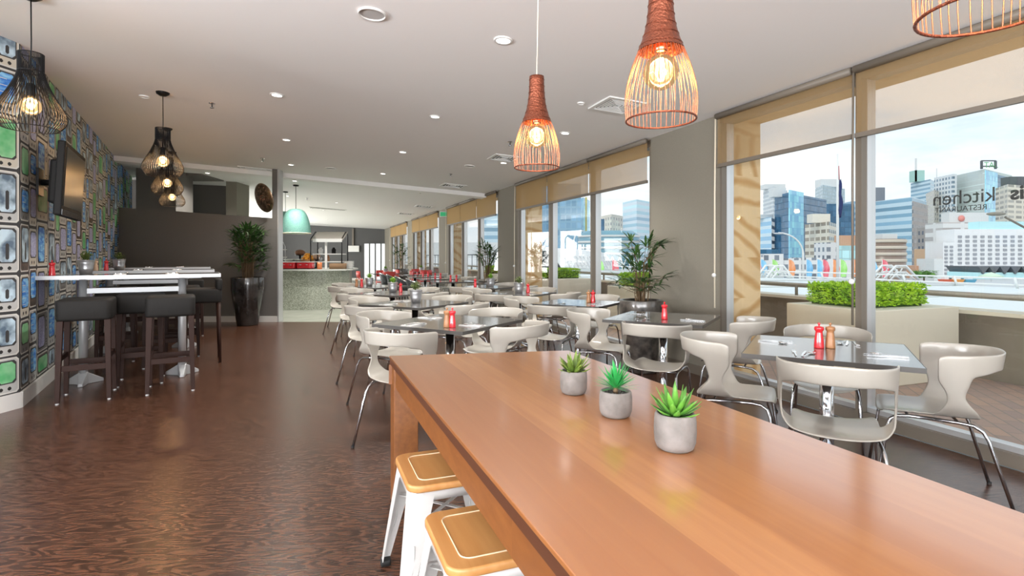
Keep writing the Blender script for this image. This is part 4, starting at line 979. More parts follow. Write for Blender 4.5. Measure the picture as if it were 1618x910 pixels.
for x,y,l in [(-.262,2.105,'white metal stool with wooden seat, further of the two at the long table'),(-.062,1.60,'white metal stool with wooden seat, nearest to the camera at the long table'),(.50,2.30,'white metal stool almost hidden under the far side of the long table')]:
    place(ms,(x,y,0),math.radians(21),l,'metal stools at the long table')

def concrete_pot(c,rad,h,label,plant,seed,sq=1.0):
    r=thing('succulent_pot',c,seed,label,'potted plant'); rnd=random.Random(seed)
    prof=[(.0005,0),(rad*.70,0),(rad*.86,h*.06),(rad*.97,h*.22),(rad,h*.5),(rad*.985,h*.8),(rad*.95,h*.95),(rad*.90,h),(rad*.80,h*.985),(rad*.77,h*.85),(.0005,h*.83)]
    MB().lathe(prof,n=36).build('pot',M_conc,r)
    mb=MB(); mb.lathe([(rad*.78,h*.87),(.0005,h*.885)],n=24)
    for k in range(70): a=rnd.uniform(0,2*PI); q=rad*.74*math.sqrt(rnd.random()); mb.sphere((q*math.cos(a),q*math.sin(a),h*.89),rnd.uniform(.002,.0035),6)
    mb.build('pebbles',M_soil,r)
    mb=MB(); z0=h*.88
    if plant=='spiky':
        mb.tube([(0,0,z0),(0,0,z0+.02)],.008,8,mi=1)
        for k in range(95):
            a=rnd.uniform(0,2*PI); el=rnd.uniform(.15,1.5); d=Vector((math.cos(a)*math.cos(el),math.sin(a)*math.cos(el),math.sin(el)))
            mb.blade((0,0,z0+.015),d,rnd.uniform(.065,.10),.008 if el>.6 else .004,.02 if el>.8 else .12,seg=3,fold=.2,mi=0)
        mb.build('foliage',[M_spike,M_stem],r)
    else:
        m=plant
        for ring,(nl,el,ln,wd) in enumerate([(8,.30,.062,.016),(7,.7,.075,.018),(6,1.0,.080,.018),(4,1.35,.078,.015)]):
            for k in range(nl):
                a=2*PI*k/nl+ring*.5+rnd.uniform(-.15,.15); e2=el+rnd.uniform(-.12,.12); d=Vector((math.cos(a)*math.cos(e2),math.sin(a)*math.cos(e2),math.sin(e2)))
                mb.blade((math.cos(a)*.006,math.sin(a)*.006,z0),d,ln*rnd.uniform(.9,1.15)*rad/.052,wd*1.15,-.12 if ring==0 else -.05,seg=5,fold=.28)
        mb.build('foliage',m,r,solid=.0012)
concrete_pot(G(908,625,.75)+Vector((0,.035,0)),.0515,.088,'olive-green agave in a round concrete pot, furthest of the three on the long table',M_agave,1)
concrete_pot(G(976,662,.75)+Vector((0,.035,0)),.0535,.083,'bright green spiky plant in a round concrete pot, middle of the three',"spiky",2)
concrete_pot(G(1073,716,.75)+Vector((0,.035,0)),.056,.098,'green agave in a round concrete pot, nearest of the three on the long table',M_agave2,3)

# ================================================================== BUFFET
r=thing('buffet_counter',(R(490,13.4).x,13.4,0),0,'curved granite buffet counter with a thin pale top','counter')
def arcpts(off):
    base=[(-5.95,12.7),(R(440,12.72).x,12.72),(R(487,12.72).x,12.72),(R(515,12.8).x,12.8),(R(540,13.0).x,13.0),(R(552,13.35).x,13.35),(R(556,13.9).x,13.9),(R(552,14.5).x,14.5)]
    return [(x+(off if i>3 else 0),y-(off if i<6 else -off)) for i,(x,y) in enumerate(base)]
mb=MB(); pl=arcpts(0)+[(-5.95,14.5)]; mb.prism(pl,0,.93); bw(mb,'granite_front',M_granite,r)
mb=MB(); pl=arcpts(.13)+[(-5.95,14.6)]; mb.prism(pl,.93,.965); bw(mb,'counter_top',mat('pale_stone',(.55,.56,.52),.25),r)
CT=.966
def cpt(px,d): return Vector((R(px,d).x,d,CT))
for px,l in [(457.5,'left'),(483,'right')]:
    d=12.95; t=thing('chafing_pot',cpt(px,d),0,'red enamel serving pot with white rim, %s of two on the buffet'%l,'serving pot','red pots on the buffet')
    MB().rbox((0,0,.085),(.36,.25,.15),.05,5,tb=.015).build('pot',M_red,t); MB().rbox((0,0,.168),(.38,.27,.018),.05,5).build('rim',M_white,t)
    for s_ in (-1,1): MB().tube([(s_*.05,-.128,.10),(s_*.05,-.155,.10),(s_*.10,-.155,.10),(s_*.10,-.128,.10)],.008,6).build('handle',M_chrome,t)
    MB().box((0,0,.006),(.37,.32,.012)).build('tray',M_black,t,bevel=.004)
for px,d,l in [(458,13.25,'left'),(472,13.3,'right')]:
    t=tag(MB().lathe([(.0005,.0),(.07,.0),(.10,.05),(.155,.10),(.15,.10),(.09,.05),(.0005,.02)],n=24).build('serving_bowl',mat('bowl_grey',(.55,.58,.52),.4)),'pale bowl behind the red pots on the buffet, %s one'%l,'bowl','bowls behind the red pots'); t.location=cpt(px,d)+Vector((0,0,.14))
    rs=thing('bowl_riser',cpt(px,d),0,'black stand under the pale bowl, %s one'%l,'stand'); MB().box((0,0,.07),(.16,.16,.14)).build('block',M_black,rs)
t=thing('fruit_basket',cpt(486,13.3),0,'wicker basket under a heap of oranges on the buffet','basket')
MB().lathe([(.0005,0),(.14,0),(.17,.22),(.165,.22),(.135,.02),(.0005,.02)],n=24).build('basket',M_woodg,t)
M_or=mat('orange_peel',(.85,.36,.03),.5)
rnd=random.Random(4)
for k in range(16):
    a=2.4*k; q=.115 if k<7 else (.085 if k<12 else .035); z=.24 if k<7 else (.295 if k<12 else .345)
    s_=tag(MB().sphere((0,0,0),.04,12).build('orange',M_or),'orange in the heap in the buffet basket','orange','oranges in the buffet basket'); s_.location=cpt(486,13.3)+Vector((q*math.cos(a),q*math.sin(a),z))
for px,d,l,hh,m in [(474,13.75,'brown round loaf on a stand, left behind the oranges',.42,mat('crust',(.22,.10,.05),.7)),(500,13.85,'pink-brown round loaf beside the display frame',.30,mat('crust_pale',(.55,.35,.24),.7))]:
    t=thing('bread_loaf',cpt(px,d)+Vector((0,0,hh-.08)),0,l,'bread'); MB().sphere((0,0,.06),.12,14,sc=(1.1,.9,.65)).build('loaf',m,t)
    s_=thing('bread_stand',cpt(px,d),0,'dark stand under the '+l.split(',')[0],'stand'); MB().lathe([(.0005,0),(.1,0),(.1,.02),(.03,.03),(.03,hh-.1),(.12,hh-.09),(.12,hh-.08),(.0005,hh-.08)],n=20).build('stand_body',M_black,s_)
# display frame with a sloping canopy
fx0,fx1=R(492,13.1).x,R(541,13.1).x; t=thing('display_frame',((fx0+fx1)/2,13.3,CT),0,'black tube display frame with sloping canopy and glass shelves on the buffet','display stand')
hw=(fx1-fx0)/2; zt=Zat(378,13.1)-CT; za=Zat(367,13.4)-CT
for x,nm in [(-hw,'l'),(hw,'r')]:
    mb=MB(); mb.tube([(x,-.25,0),(x,-.25,zt-.02),(x,-.22,zt+.02),(x,.05,za),(x,.12,za+.01),(x,.2,za-.05),(x,.22,za-.12),(x,.22,0)],.014,8); mb.build('side_frame',M_black,t)
mb=MB(); mb.hexa([Vector(p) for p in [(-hw+.02,-.27,zt-.03),(hw+.03,-.27,zt-.03),(hw+.03,.12,za-.02),(-hw+.02,.12,za-.02),(-hw+.02,-.27,zt-.0),(hw+.03,-.27,zt-.0),(hw+.03,.12,za+.01),(-hw+.02,.12,za+.01)]]); mb.build('canopy',mat('canopy_taupe',(.38,.35,.31),.5),t)
MB().box((.04,-.28,zt-.03),(hw*2-.05,.02,.08)).build('fascia',M_white,t)
for z in (.17,.36): MB().box((0,0,z),(hw*2-.04,.36,.02)).build('shelf',M_white,t)
MB().box((-.02,-.2,zt/2),(.05,.03,zt)).build('post',M_white,t)
MB().box((hw,.0,.3),(.02,.3,.3)).build('side_shelf',M_black,t) if False else None
for k,(x,z) in enumerate([(-.2,.19),(-.05,.19),(-.22,.38),(.1,.38)]):
    o=tag(MB().lathe([(.0005,0),(.05,0),(.055,.10),(.03,.13),(.03,.15),(.0005,.15)],n=16).build('food_jar',[M_galv,M_woodg,M_white,M_blackp][k]),['galvanised jar on the lower shelf of the display frame','brown jar on the lower shelf of the display frame','white jar on the upper shelf of the display frame','black jar on the upper shelf of the display frame'][k],'jar'); o.location=Vector(t.location)+Vector((x,0,z-.01+.0005))
o=thing('bread_basket',cpt(534,13.0)+Vector((0,-.0,0)),0,'wide wicker bread basket under the display frame','basket'); MB().rbox((0,0,.07),(.36,.26,.13),.04,4).build('basket',mat('wicker_brown',(.25,.15,.08),.8,bump=(90,1)),o)
for k in range(9):
    o=tag(MB().lathe([(.0005,0),(.09,.001),(.13,.014),(.128,.017),(.085,.006),(.0005,.004)],n=28).build('plate',M_white),'white plate in the stack at the right end of the buffet'+(', topmost of the stack' if k==8 else ', beneath the topmost'),'plate','plates stacked on the buffet'); o.location=cpt(551,13.25)+Vector((0,0,.021*k))
o=tag(MB().lathe([(.0005,0),(.055,0),(.06,.16),(.056,.16),(.05,.01),(.0005,.01)],n=20).build('amber_glass_jar',mat('amber',(.55,.17,.06),.15)),'amber jar standing on the buffet right of the red pots','jar'); o.location=cpt(505,12.85)
t=thing('cake_stand',cpt(443,13.5),0,'three-tiered white cake stand cut by the partition end','cake stand')
for z in (.08,.27,.46): MB().lathe([(.0005,z),(.15,z+.002),(.16,z+.015),(.155,z+.018),(.0005,z+.01)],n=28).build('tier',M_white,t)
MB().tube([(.12,0,0),(.12,0,.55),(.07,0,.66),(-.07,0,.66),(-.12,0,.55),(-.12,0,0)],.007,6).build('wire_frame',M_alu,t)

# ================================================================== OUTSIDE: TERRACE
mb=MB(); mb.wbox(-4.6,60,.5,2.95,-.15,-.01); struct(mb.build('floor_terrace',M_paver),'brick-paved terrace outside the windows')
mb=MB(); mb.wbox(-6,60,2.68,2.92,-.4,.66); mb.wbox(-6,60,2.62,2.98,.66,.70,1); struct(mb.build('wall_parapet',[M_parapet,M_cream]),'low stone parapet around the terrace')
pr=[-4.0,-1.0,2.0,4.3,6.9,9.5,12,14.6,17.2,19.8,22.4,25,30,35,40,45,50]
r=thing('handrail',wp(10,2.8,.7),0,'brown tube handrail along the top of the parapet','railing')
mb=MB(); mb.tube([wp(-6,2.8,.85),wp(58,2.8,.85)],.033,10); bw(mb,'rail',M_rail,r)
for y in pr: 
    mb=MB(); mb.tube([wp(y,2.8,.70),wp(y,2.8,.85)],.022,8); bw(mb,'rail_post',M_rail,r)
def planter(y0_,y1_,nm):
    loc_={4.75:'outside the nearest window bay',8.35:'behind the palm in the second window bay',11.95:'at the far end of the second window bay',15.55:'outside the third window bay'}[y0_]
    r=thing('planter',wp((y0_+y1_)/2,1.8,0),0,'cream rendered planter wall '+loc_,'planter')
    mb=MB(); mb.wbox(y0_,y1_,1.15,2.45,-.01,.745); bw(mb,'planter_body',M_cream,r,bevel=.01)
    h=thing('box_hedge',wp((y0_+y1_)/2,1.8,.746),0,'clipped green box hedge in the planter '+loc_,'hedge',kind='thing')
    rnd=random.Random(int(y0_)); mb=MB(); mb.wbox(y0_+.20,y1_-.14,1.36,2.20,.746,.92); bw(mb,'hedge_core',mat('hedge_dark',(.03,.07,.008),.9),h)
    mb=MB()
    for k in range(5200):
        f=rnd.random(); a=rnd.uniform(y0_+.18,y1_-.12); o=rnd.uniform(1.34,2.22); z=rnd.uniform(.765,.97)
        s_=rnd.random()
        if s_<.45: z=.95+rnd.uniform(-.02,.02); nn=Vector((0,0,1))
        elif s_<.72: o=1.34+rnd.uniform(-.02,.02); nn=-NW
        else: a=y0_+.18+rnd.uniform(-.02,.02); nn=-U
        p=wp(a,o,z); d=(nn+Vector((rnd.uniform(-.8,.8),rnd.uniform(-.8,.8),rnd.uniform(-.3,1)))).normalized()
        mb.blade(p,d,rnd.uniform(.025,.045),.018,.1,seg=2,side=Vector((rnd.uniform(-1,1),rnd.uniform(-1,1),rnd.uniform(-1,1))))
    bw(mb,'hedge_leaves',M_hedge,h)
planter(4.75,5.68,''); planter(8.35,9.3,''); planter(11.95,12.9,''); planter(15.55,16.5,'')
o=tag(MB().wbox(4.62,4.80,1.185,1.20,.29,.36).build('wall_vent',M_cream),'small ribbed vent plate on the cream planter','vent') if False else None
vb=MB(); 
for k in range(4): vb.box((0,0,.02*k),(.11,.006,.012),math.radians(21))
o=tag(vb.build('brick_vent',M_parapet),'small slatted vent on the near face of the planter outside the nearest window bay','vent'); p=wp(4.745,1.5,.26); o.location=p

# ---- lettering on the glass, read from outside
def text(body,loc,size,m,label,rz,bold=0,xs=1,name='lettering'):
    cu=bpy.data.curves.new(name,'FONT'); cu.body=body; cu.size=size; cu.extrude=.0006; cu.offset=bold; cu.materials.append(m)
    o=bpy.data.objects.new(name,bpy.data.meshes.new_from_object(bpy.data.objects.new('tmp',cu))); C.objects.link(o); o.location=loc; o.rotation_euler=(PI/2,0,rz); o.scale=(xs,1,1); tag(o,label,'lettering'); return o
rzt=math.atan2(U.y,U.x)    # letters run away from the camera when read from outside
M_let=mat('letter_vinyl',(.03,.03,.03),.5)
# text direction is +U seen from outside (reader looking along -NW has its right hand at -U ... +U)
ge=wp(3.69,.115).y
def glassx(px):             # wall depth parameter where a pixel column meets the glass plane
    k=(px-809)/F; t=(OFF+.115)/(.9334*k+.3587); p=Vector((k*t,t,0)); return p
pk0=glassx(1574); pk1=glassx(1470); wk=(pk1-pk0).length
text('kitchen',pk0+Vector((0,0,1.62)),wk/2.95,M_let,'word kitchen in thin black letters on the nearest window, mirrored from inside',rzt,xs=.97)
wd=.0; pi0=glassx(1640)
text('ibis',pk0-U*(wk*.60)+Vector((0,0,1.62)),wk/3.2,M_let,'word ibis in heavy dark letters on the nearest window, cut by the right edge',rzt,bold=.0035)
pr0=glassx(1560); pr1=glassx(1471); wr=(pr1-pr0).length
text('RESTAURANT',pr0+Vector((0,0,1.57)),wr/6.7,M_let,'word RESTAURANT in small capitals under kitchen on the glass',rzt)

# ================================================================== CITY
STREET=-7.0
mb=MB(); mb.box((250,400,STREET-.5),(1800,1500,1)); struct(mb.build('ground_city',mat('quay',(.55,.56,.56),.8)),'pale quay and street level of the city')
# roof of the lower building beyond the parapet, with ribs and a rail
mb=MB(); q=[wp(-14,3.4),wp(62,3.4),wp(75,30),wp(-14,34)]
mb.hexa([Vector((v.x,v.y,z)) for v,z in zip(q,(-.5,-.5,-1.2,-1.2))]+[Vector((v.x,v.y,z)) for v,z in zip(q,(.1,.1,-.45,-.45))])
M_roofw=mat('white_metal_roof',(.70,.76,.75),.35)
r=thing('white_roof',wp(8,10,-.2),0,'broad white ribbed metal roof beyond the terrace parapet','roof'); bw(mb,'roof_deck',M_roofw,r)
for k in range(13):
    y=-12+k*6; mb=MB(); mb.tube([wp(y,3.5,.13),wp(y+2,32,-.40)],.07,6); bw(mb,'roof_rib',M_white,r)
r=thing('walkway_railing',wp(20,33,-.4),0,'white railing with short posts along the far edge of the white roof','railing')
mb=MB()
for z in (.1,.45): mb.tube([wp(-16,32,z-.35),wp(76,29.5,z-.35)],.05,6)
bw(mb,'rails',M_white,r)
for k in range(34):
    y=-14+k*2.6; mb=MB(); mb.tube([wp(y,32-.027*(y+14),-.5),wp(y,31.7-.027*(y+14),.15)],.06,6); bw(mb,'post',M_white,r)
def truss(px0,px1,d,pyb,pyt,label):
    x0,x1=R(px0,d).x,R(px1,d).x; zb,zt_=Zat(pyb,d),Zat(pyt,d); r=thing('truss_gable',((x0+x1)/2,d,zb),0,label,'truss')
    mb=MB(); W_=(x1-x0)/2; H=zt_-zb
    for yy in (0,1.6):
        mb.tube([(-W_,yy,0),(-W_*.2,yy,H),(W_*.3,yy,H),(W_,yy,H*.15)],.09,6); mb.tube([(-W_*.7,yy,-.1),(-W_*.1,yy,H*.62),(W_*.3,yy,H*.62),(W_,yy,-.05)],.07,6)
        for k in range(7): t=-.8+1.6*k/6; mb.tube([(W_*t,yy,H*(1-abs(t))*.6),(W_*(t+.12),yy,H*max(.1,(1-abs(t+.1)))*.95)],.05,5)
    for k in range(5): t=-.8+1.6*k/4; mb.tube([(W_*t,0,H*(1-abs(t))*.9),(W_*t,1.6,H*(1-abs(t))*.9)],.05,5)
    mb.build('truss_frame',M_white,r)
truss(1205,1255,42,447,420,'small white steel roof truss behind the banners, left of the mullion'); truss(1392,1452,42,446,420,'small white steel roof truss right of the mullion')

# flagpole, street lamps
r=thing('flagpole',R(1323.5,46,STREET),0,'tall white flagpole with a furled dark blue flag','flagpole')
MB().tube([(0,0,0),(0,0,Zat(300,46)-STREET),(0,0,Zat(243,46)-STREET)],[.13,.10,.05],10).build('pole',M_white,r)
mb=MB(); rnd=random.Random(3); zs=[Zat(y,46)-STREET for y in range(284,350,6)]
mb.tube([(.20+.05*math.sin(i*1.3),0,z) for i,z in enumerate(zs)],[.06,.11,.14,.15,.16,.18,.2,.21,.2,.16,.07][:len(zs)],8); mb.build('flag',mat('navy_cloth',(.02,.03,.12),.8),r)
MB().tube([(.08,0,Zat(262,46)-STREET),(.12,0,Zat(284,46)-STREET)],.05,6).build('pennant',mat('red_cloth',(.45,.05,.06),.8),r)
def lamp(px,d,pyt,px_end,label,head=.5):
    x=R(px,d).x; xe=R(px_end,d).x-x; H=Zat(pyt,d)-STREET; r=thing('street_lamp',(x,d,STREET),0,label,'street lamp')
    n=8; pts=[(0,0,0),(0,0,H*.82)]+[(xe*.0+xe*(1-math.cos(PI/2*k/n)),0,H*.82+H*.18*math.sin(PI/2*k/n)) for k in range(1,n+1)]
    MB().tube(pts,[.1]*2+[.07]*n,8).build('pole',M_white,r); MB().sphere((xe,0,H-.05),head,12,sc=(1,.4,.16)).build('lamp_head',M_alu,r)
lamp(1269,48,368,1230,'curved white street lamp before the blue glass tower'); lamp(905,55,364,918,'curved white street lamp seen through the second window bay',.4)
d=30; r=thing('street_lamp',R(1660,d,STREET),0,'street lamp head and arm coming in from the right edge','street lamp')
mb=MB(); x=R(1660,d).x; mb.tube([(0,0,0),(0,0,Zat(385,d)-STREET),(R(1618,d).x-x,0,Zat(359,d)-STREET),(R(1588,d).x-x,0,Zat(343,d)-STREET)],.06,8); mb.build('pole',M_framebrown,r)
MB().sphere((R(1574,d).x-x,0,Zat(338,d)-STREET),.52,14,sc=(1,.5,.22)).build('lamp_head',M_rail,r)

# banners
BC={'red':(.75,.06,.10),'blue':(.15,.50,.80),'green':(.30,.70,.12),'orange':(.90,.25,.04)}
BM={k:mat('banner_'+k,v,.7,noise=(1.2,tuple(min(1,c+.25) for c in v))) for k,v in BC.items()}
for px,c,l in [(1193,'red','leftmost of the banners'),(1202,'blue','second banner from the left'),(1220,'green','third banner from the left, alone'),(1246,'orange','fourth banner from the left, left of the lamp post'),(1274,'blue','right of the lamp post'),(1291,'blue','beside the red one before the cream tower'),(1300,'red','before the cream tower'),(1316,'orange','left of the flagpole'),(1328,'green','right of the flagpole'),(1349,'orange','against the dark mullion'),(1376,'blue','right of the silver mullion'),(1394,'red','alone right of the mullion, before the round building'),(967,'red','behind the palm in the second window bay'),(944,'green','left of the palm in the second window bay')]:
    d=62+1.5*(px%3); z0=Zat(437,d); H=Zat(409,d)-z0; r=thing('feather_banner',R(px,d,z0-.6),0,'%s feather banner, %s'%(c,l),'banner','feather banners along the quay')
    MB().tube([(0,0,0),(0,0,H+.5)],.035,6).build('pole',M_white,r)
    n=8; W_=.8; pts=[(0,0,.55)]+[(W_*(.82+.18*math.sin(PI*k/n)),.06*math.sin(k),.55+(H-.35)*k/n) for k in range(n+1)]+[(W_*.45,0,H+.45),(0,0,H+.55)]
    mb=MB(); mb.add([Vector(p) for p in pts]+[Vector(p)+Vector((0,.03,0)) for p in pts],[tuple(range(len(pts))),tuple(range(2*len(pts)-1,len(pts)-1,-1))]+[(i,(i+1)%len(pts),(i+1)%len(pts)+len(pts),i+len(pts)) for i in range(len(pts))]); mb.build('banner_cloth',BM[c],r)

def bld(name,label,px0,pxc,px1,pyt,d,m,dl=.06,dr_=.06,z0=STREET,cap=None,roofm=None,group=None,bot=None):
    """building with its near vertical edge at column pxc; dl, dr_: how far the left and right edges recede, in parts of d"""
    if bot is not None: z0=Zat(bot,d)
    if pxc<=px0: dl=dr_=.0
    a=R(px0,d*(1+dl)); c=R(pxc,d); b=R(px1,d*(1+dr_)); e_=a+b-c
    H=Zat(pyt,d); r=thing(name,(c.x,c.y,z0),0,label,'building'); 
    if group: r['group']=group
    rel=lambda v:(v.x-c.x,v.y-c.y)
    poly=[rel(a),rel(c),rel(b),rel(e_)]
    if pxc<=px0: poly=[(0,0),rel(b),(rel(b)[0]+d*.005,d*.05+rel(b)[1]),(d*.005,d*.05)]
    if pxc>=px1: poly=[rel(a),(0,0),(d*.005,d*.05),(rel(a)[0]+d*.005,d*.05+rel(a)[1])]
    o=MB().prism(poly,0,H-z0,uv=True).build('facade',m,r)
    if cap:
        for (q0,q1,py,mm,nm) in cap:
            x0,x1=R(q0,d*1.03).x-c.x,R(q1,d*1.03).x-c.x; hh=Zat(py,d*1.03)-z0
            mb=MB(); dp=min(x1-x0,d*.02); mb.box(((x0+x1)/2,d*.03+dp/2,(H-z0+hh)/2),(x1-x0,dp,abs(hh-(H-z0))+.1)); mb.build(nm,mm,r)
    return r
W1=(.74,.75,.74)
f_grid=facade('facade_white_grid',(.72,.75,.76),(.16,.22,.27),3.6,3.4,.55,.55)
f_stripe=facade('facade_pale_stripes',(.72,.84,.90),(.22,.42,.58),4.2,90,.55,1.0)
f_blue=facade('facade_blue_glass',(.05,.13,.22),(.03,.11,.20),3.5,2.5,.9,.9,.08)
f_sky=facade('facade_sky_glass',(.22,.50,.72),(.25,.55,.80),3.5,3,.95,.95,.08)
f_grey=facade('facade_grey_tower',(.50,.58,.60),(.32,.42,.48),3.5,2.2,.6,.6)
f_cream=facade('facade_cream_flats',(.80,.74,.62),(.26,.22,.17),3.1,5.2,.5,.78)
f_brick=facade('facade_brown_flats',(.58,.36,.25),(.82,.72,.62),60,3.4,1,.35)
f_low=facade('facade_low_white',(.76,.75,.74),(.16,.18,.21),3.0,3.4,.55,.45)
f_teal=facade('facade_teal_glass',(.42,.62,.62),(.36,.58,.60),3.2,3,.9,.9)
f_glassb=facade('facade_banded_glass',(.62,.76,.83),(.22,.36,.46),3.7,60,.48,1)
f_brown=facade('facade_brown_dots',(.42,.37,.34),(.13,.14,.16),3.6,2.6,.5,.5)
f_beige=facade('facade_beige_dots',(.70,.66,.58),(.22,.22,.22),3.8,5,.5,.4)
f_panel=facade('facade_green_panels',(.58,.64,.61),(.52,.59,.57),4,30,.12,1)
f_bal=facade('facade_balconies',(.74,.68,.57),(.22,.21,.18),3.3,9,.5,.75)
f_hotel=facade('facade_white_plain',(.84,.84,.84),(.84,.84,.84),50,50,.1,.1)
f_tall=facade('facade_blue_tall',(.25,.42,.54),(.16,.30,.42),3.4,2.6,.75,.8,.12)
f_tan=facade('facade_tan_bands',(.62,.54,.45),(.24,.21,.19),3.2,4.2,.5,.9)
M_conw=mat('roof_plant_white',(.72,.73,.72),.7); M_dkr=mat('roof_plant_dark',(.10,.11,.12),.6); M_grn=mat('green_crown',(.40,.62,.55),.5); M_rd=mat('terracotta',(.60,.34,.22),.8)
# through the left pane of the nearest bay
bld('office_tower','thin pale tower beside the sandstone pier',1176,1176,1187,326,430,f_grid)
bld('apartment_tower','white gridded tower behind the striped block',1206,1222,1244,295,470,f_grid,cap=[(1209,1241,291,M_conw,'roof_crown')])
bld('office_tower','light blue striped block left of the blue glass tower',1196,1219,1226,343,300,f_stripe,cap=[(1200,1222,339,M_conw,'roof_parapet')])
r=bld('glass_tower','dark blue glass tower with a bright light-blue front strip',1224,1246,1306,304,285,f_blue,dl=.06,dr_=.13)
c=R(1246,285); b=R(1306,285*1.13); dd=(b-c); 
mb=MB(); p0=dd*.0; p1=dd*.34; nn=Vector((dd.y,-dd.x,0)).normalized()*.6
mb.prism([tuple(p0+nn)[:2],tuple(p1+nn)[:2],tuple(p1)[:2],tuple(p0)[:2]],0,Zat(300,285)-STREET,uv=True); mb.build('light_strip',f_sky,r)
mb=MB(); mb.box((-1,10,Zat(301,285)-STREET),(7,5,5)); mb.build('roof_plant',M_conw,r)
bld('office_tower','pale grey stepped tower behind the blue glass tower',1288,1300,1335,292,520,f_grey,cap=[(1297,1330,283,M_conw,'roof_crown')])
bld('glass_tower','dark teal glass slab behind the flagpole',1304,1304,1350,322,345,f_blue,cap=None)
bld('office_tower','white-edged slab just left of the dark mullion',1346,1346,1362,318,350,f_glassb)
bld('apartment_tower','cream apartment tower with brown right side before the glass towers',1272,1310,1325,350,225,f_cream,dl=.10,dr_=.10,cap=[(1284,1312,338,mat('cream_plain',(.80,.75,.65),.8),'roof_house')])
bld('office_block','low white block with teal glass behind the flagpole',1306,1306,1360,388,205,f_teal,cap=[(1328,1358,372,M_rd,'terracotta_roof')])
bld('terrace_house','white house row with square windows left of the teal block',1306,1306,1322,383,198,f_low)
bld('office_block','small dark block low left of the striped block',1176,1176,1230,394,240,f_blue)
for i,(a,b_,y,l) in enumerate([(1176,1207,406,'leftmost of the low white row'),(1207,1238,401,'second of the low white row'),(1238,1266,408,'third of the low white row'),(1266,1300,407,'fourth of the low white row'),(1300,1330,409,'fifth of the low white row'),(1330,1360,411,'last of the low white row')]):
    bld('row_house','white low building with dark windows, '+l,a,a,b_,y,172+i,f_low,group='low white buildings along the quay')
# right pane
r=bld('office_tower','broad blue-grey banded glass block with a brown dotted right side',1372,1441,1464,311,262,f_glassb,dl=.10,dr_=.08)
mb=MB(); c=R(1441,262); b=R(1464,262*1.08); dd=b-c; nn=Vector((dd.y,-dd.x,0)).normalized()*.5; mb.prism([tuple(nn)[:2],tuple(dd+nn)[:2],tuple(dd)[:2],(0,0)],0,Zat(318,262)-STREET,uv=True); mb.build('brown_side',f_brown,r)
a_=R(1388,262*1.08); mb=MB(); mb.box(((a_-c).x,(a_-c).y+6,Zat(303,262)-STREET),(9,9,10)); mb.build('roof_block',f_brown,r)
bld('office_tower','pale beige tower with a green crown and mast',1439,1470,1483,283,480,f_glassb,cap=[(1447,1461,269,M_grn,'green_crown'),(1447,1449,250,M_conw,'mast')])
bld('office_tower','beige concrete tower with dotted windows behind the word kitchen',1463,1476,1502,300,430,f_beige,cap=[(1480,1480.8,266,M_conw,'antenna')])
r=bld('office_tower','tall pale green tower with blue glass side and rooftop sign',1510,1556,1599,267,400,f_panel,dl=.08,dr_=.08)
c=R(1556,400); b=R(1599,432); dd=b-c; nn=Vector((dd.y,-dd.x,0)).normalized()*.6
mb=MB(); mb.prism([tuple(dd*.0+nn)[:2],tuple(dd*.42+nn)[:2],tuple(dd*.42)[:2],(0,0)],0,Zat(269,400)-STREET,uv=True); mb.build('blue_glass_bay',f_sky,r)
mb=MB(); mb.prism([tuple(dd*.42+nn)[:2],tuple(dd+nn)[:2],tuple(dd)[:2],tuple(dd*.42)[:2]],0,Zat(272,400)-STREET,uv=True); mb.build('navy_glass_bay',f_blue,r)
mb=MB(); x0,x1=R(1551,402).x-c.x,R(1573,402).x-c.x; z0_,z1_=Zat(267,402)-STREET,Zat(254,402)-STREET
for bx in [((x0+x1)/2,z1_,x1-x0,.8),((x0+x1)/2,z0_+2,x1-x0,.8)]: mb.box((bx[0],2,bx[1]),(bx[2],.8,bx[3]))
for bx in (x0,x1): mb.box((bx,2,(z0_+z1_)/2),(1.2,1.2,z1_-z0_))
mb.build('sign_frame',M_dkr,r)
t=text('TAL',Vector((R(1554,402).x,401.5,Zat(265,402))),6.0,mat('sign_green',(.12,.42,.16),.5),'green letters on the rooftop sign frame of the tall tower',0)
bld('office_tower','white slim slab left of the tall pale green tower',1505,1505,1512,275,420,f_grid)
bld('apartment_tower','beige apartment block with balconies behind the word ibis',1573,1592,1660,291,340,f_bal,cap=[(1596,1640,279,M_dkr,'roof_house')])
# round brown building
c=R(1400,178,STREET); rr=R(1428,178).x-R(1399,178).x; r=thing('round_building',c,0,'low rounded sandy building with brown window bands','building')
H=Zat(378,178)-STREET; MB().lathe([(rr*.96,0),(rr*.96,H),(.01,H)],n=40,sx=1.0,sy=.8).build('window_bands',f_tan if False else mat('bronze_windows',(.26,.19,.15),.3),r)
for k in range(6):
    z=H-.2-k*H/6.6; MB().lathe([(rr,z),(rr,z-.95),(rr*.95,z-.95),(rr*.95,z),(rr,z)],n=40,sx=1.0,sy=.8).build('balcony_band',mat('band_cream',(.76,.66,.54),.8) if k==0 else bpy.data.materials['band_cream'],r)
MB().box((0,0,H+.8),(rr*.8,rr*.6,1.8)).build('roof_house',M_conw,r)
# between
bld('office_block','dark low block between the glass block and the hotel',1476,1476,1494,358,245,f_brown)
bld('warehouse','orange-brown block low between the glass block and the hotel',1472,1472,1492,393,200,mat('tan_brick',(.66,.44,.28),.8))
bld('warehouse','red-brown gabled building low left of the hotel',1446,1446,1480,420,190,M_rd,cap=[(1454,1462,409,M_rd,'tower')])
bld('chimney_block','white blank stair tower at the left end of the hotel',1476,1476,1490,409,182,M_conw)
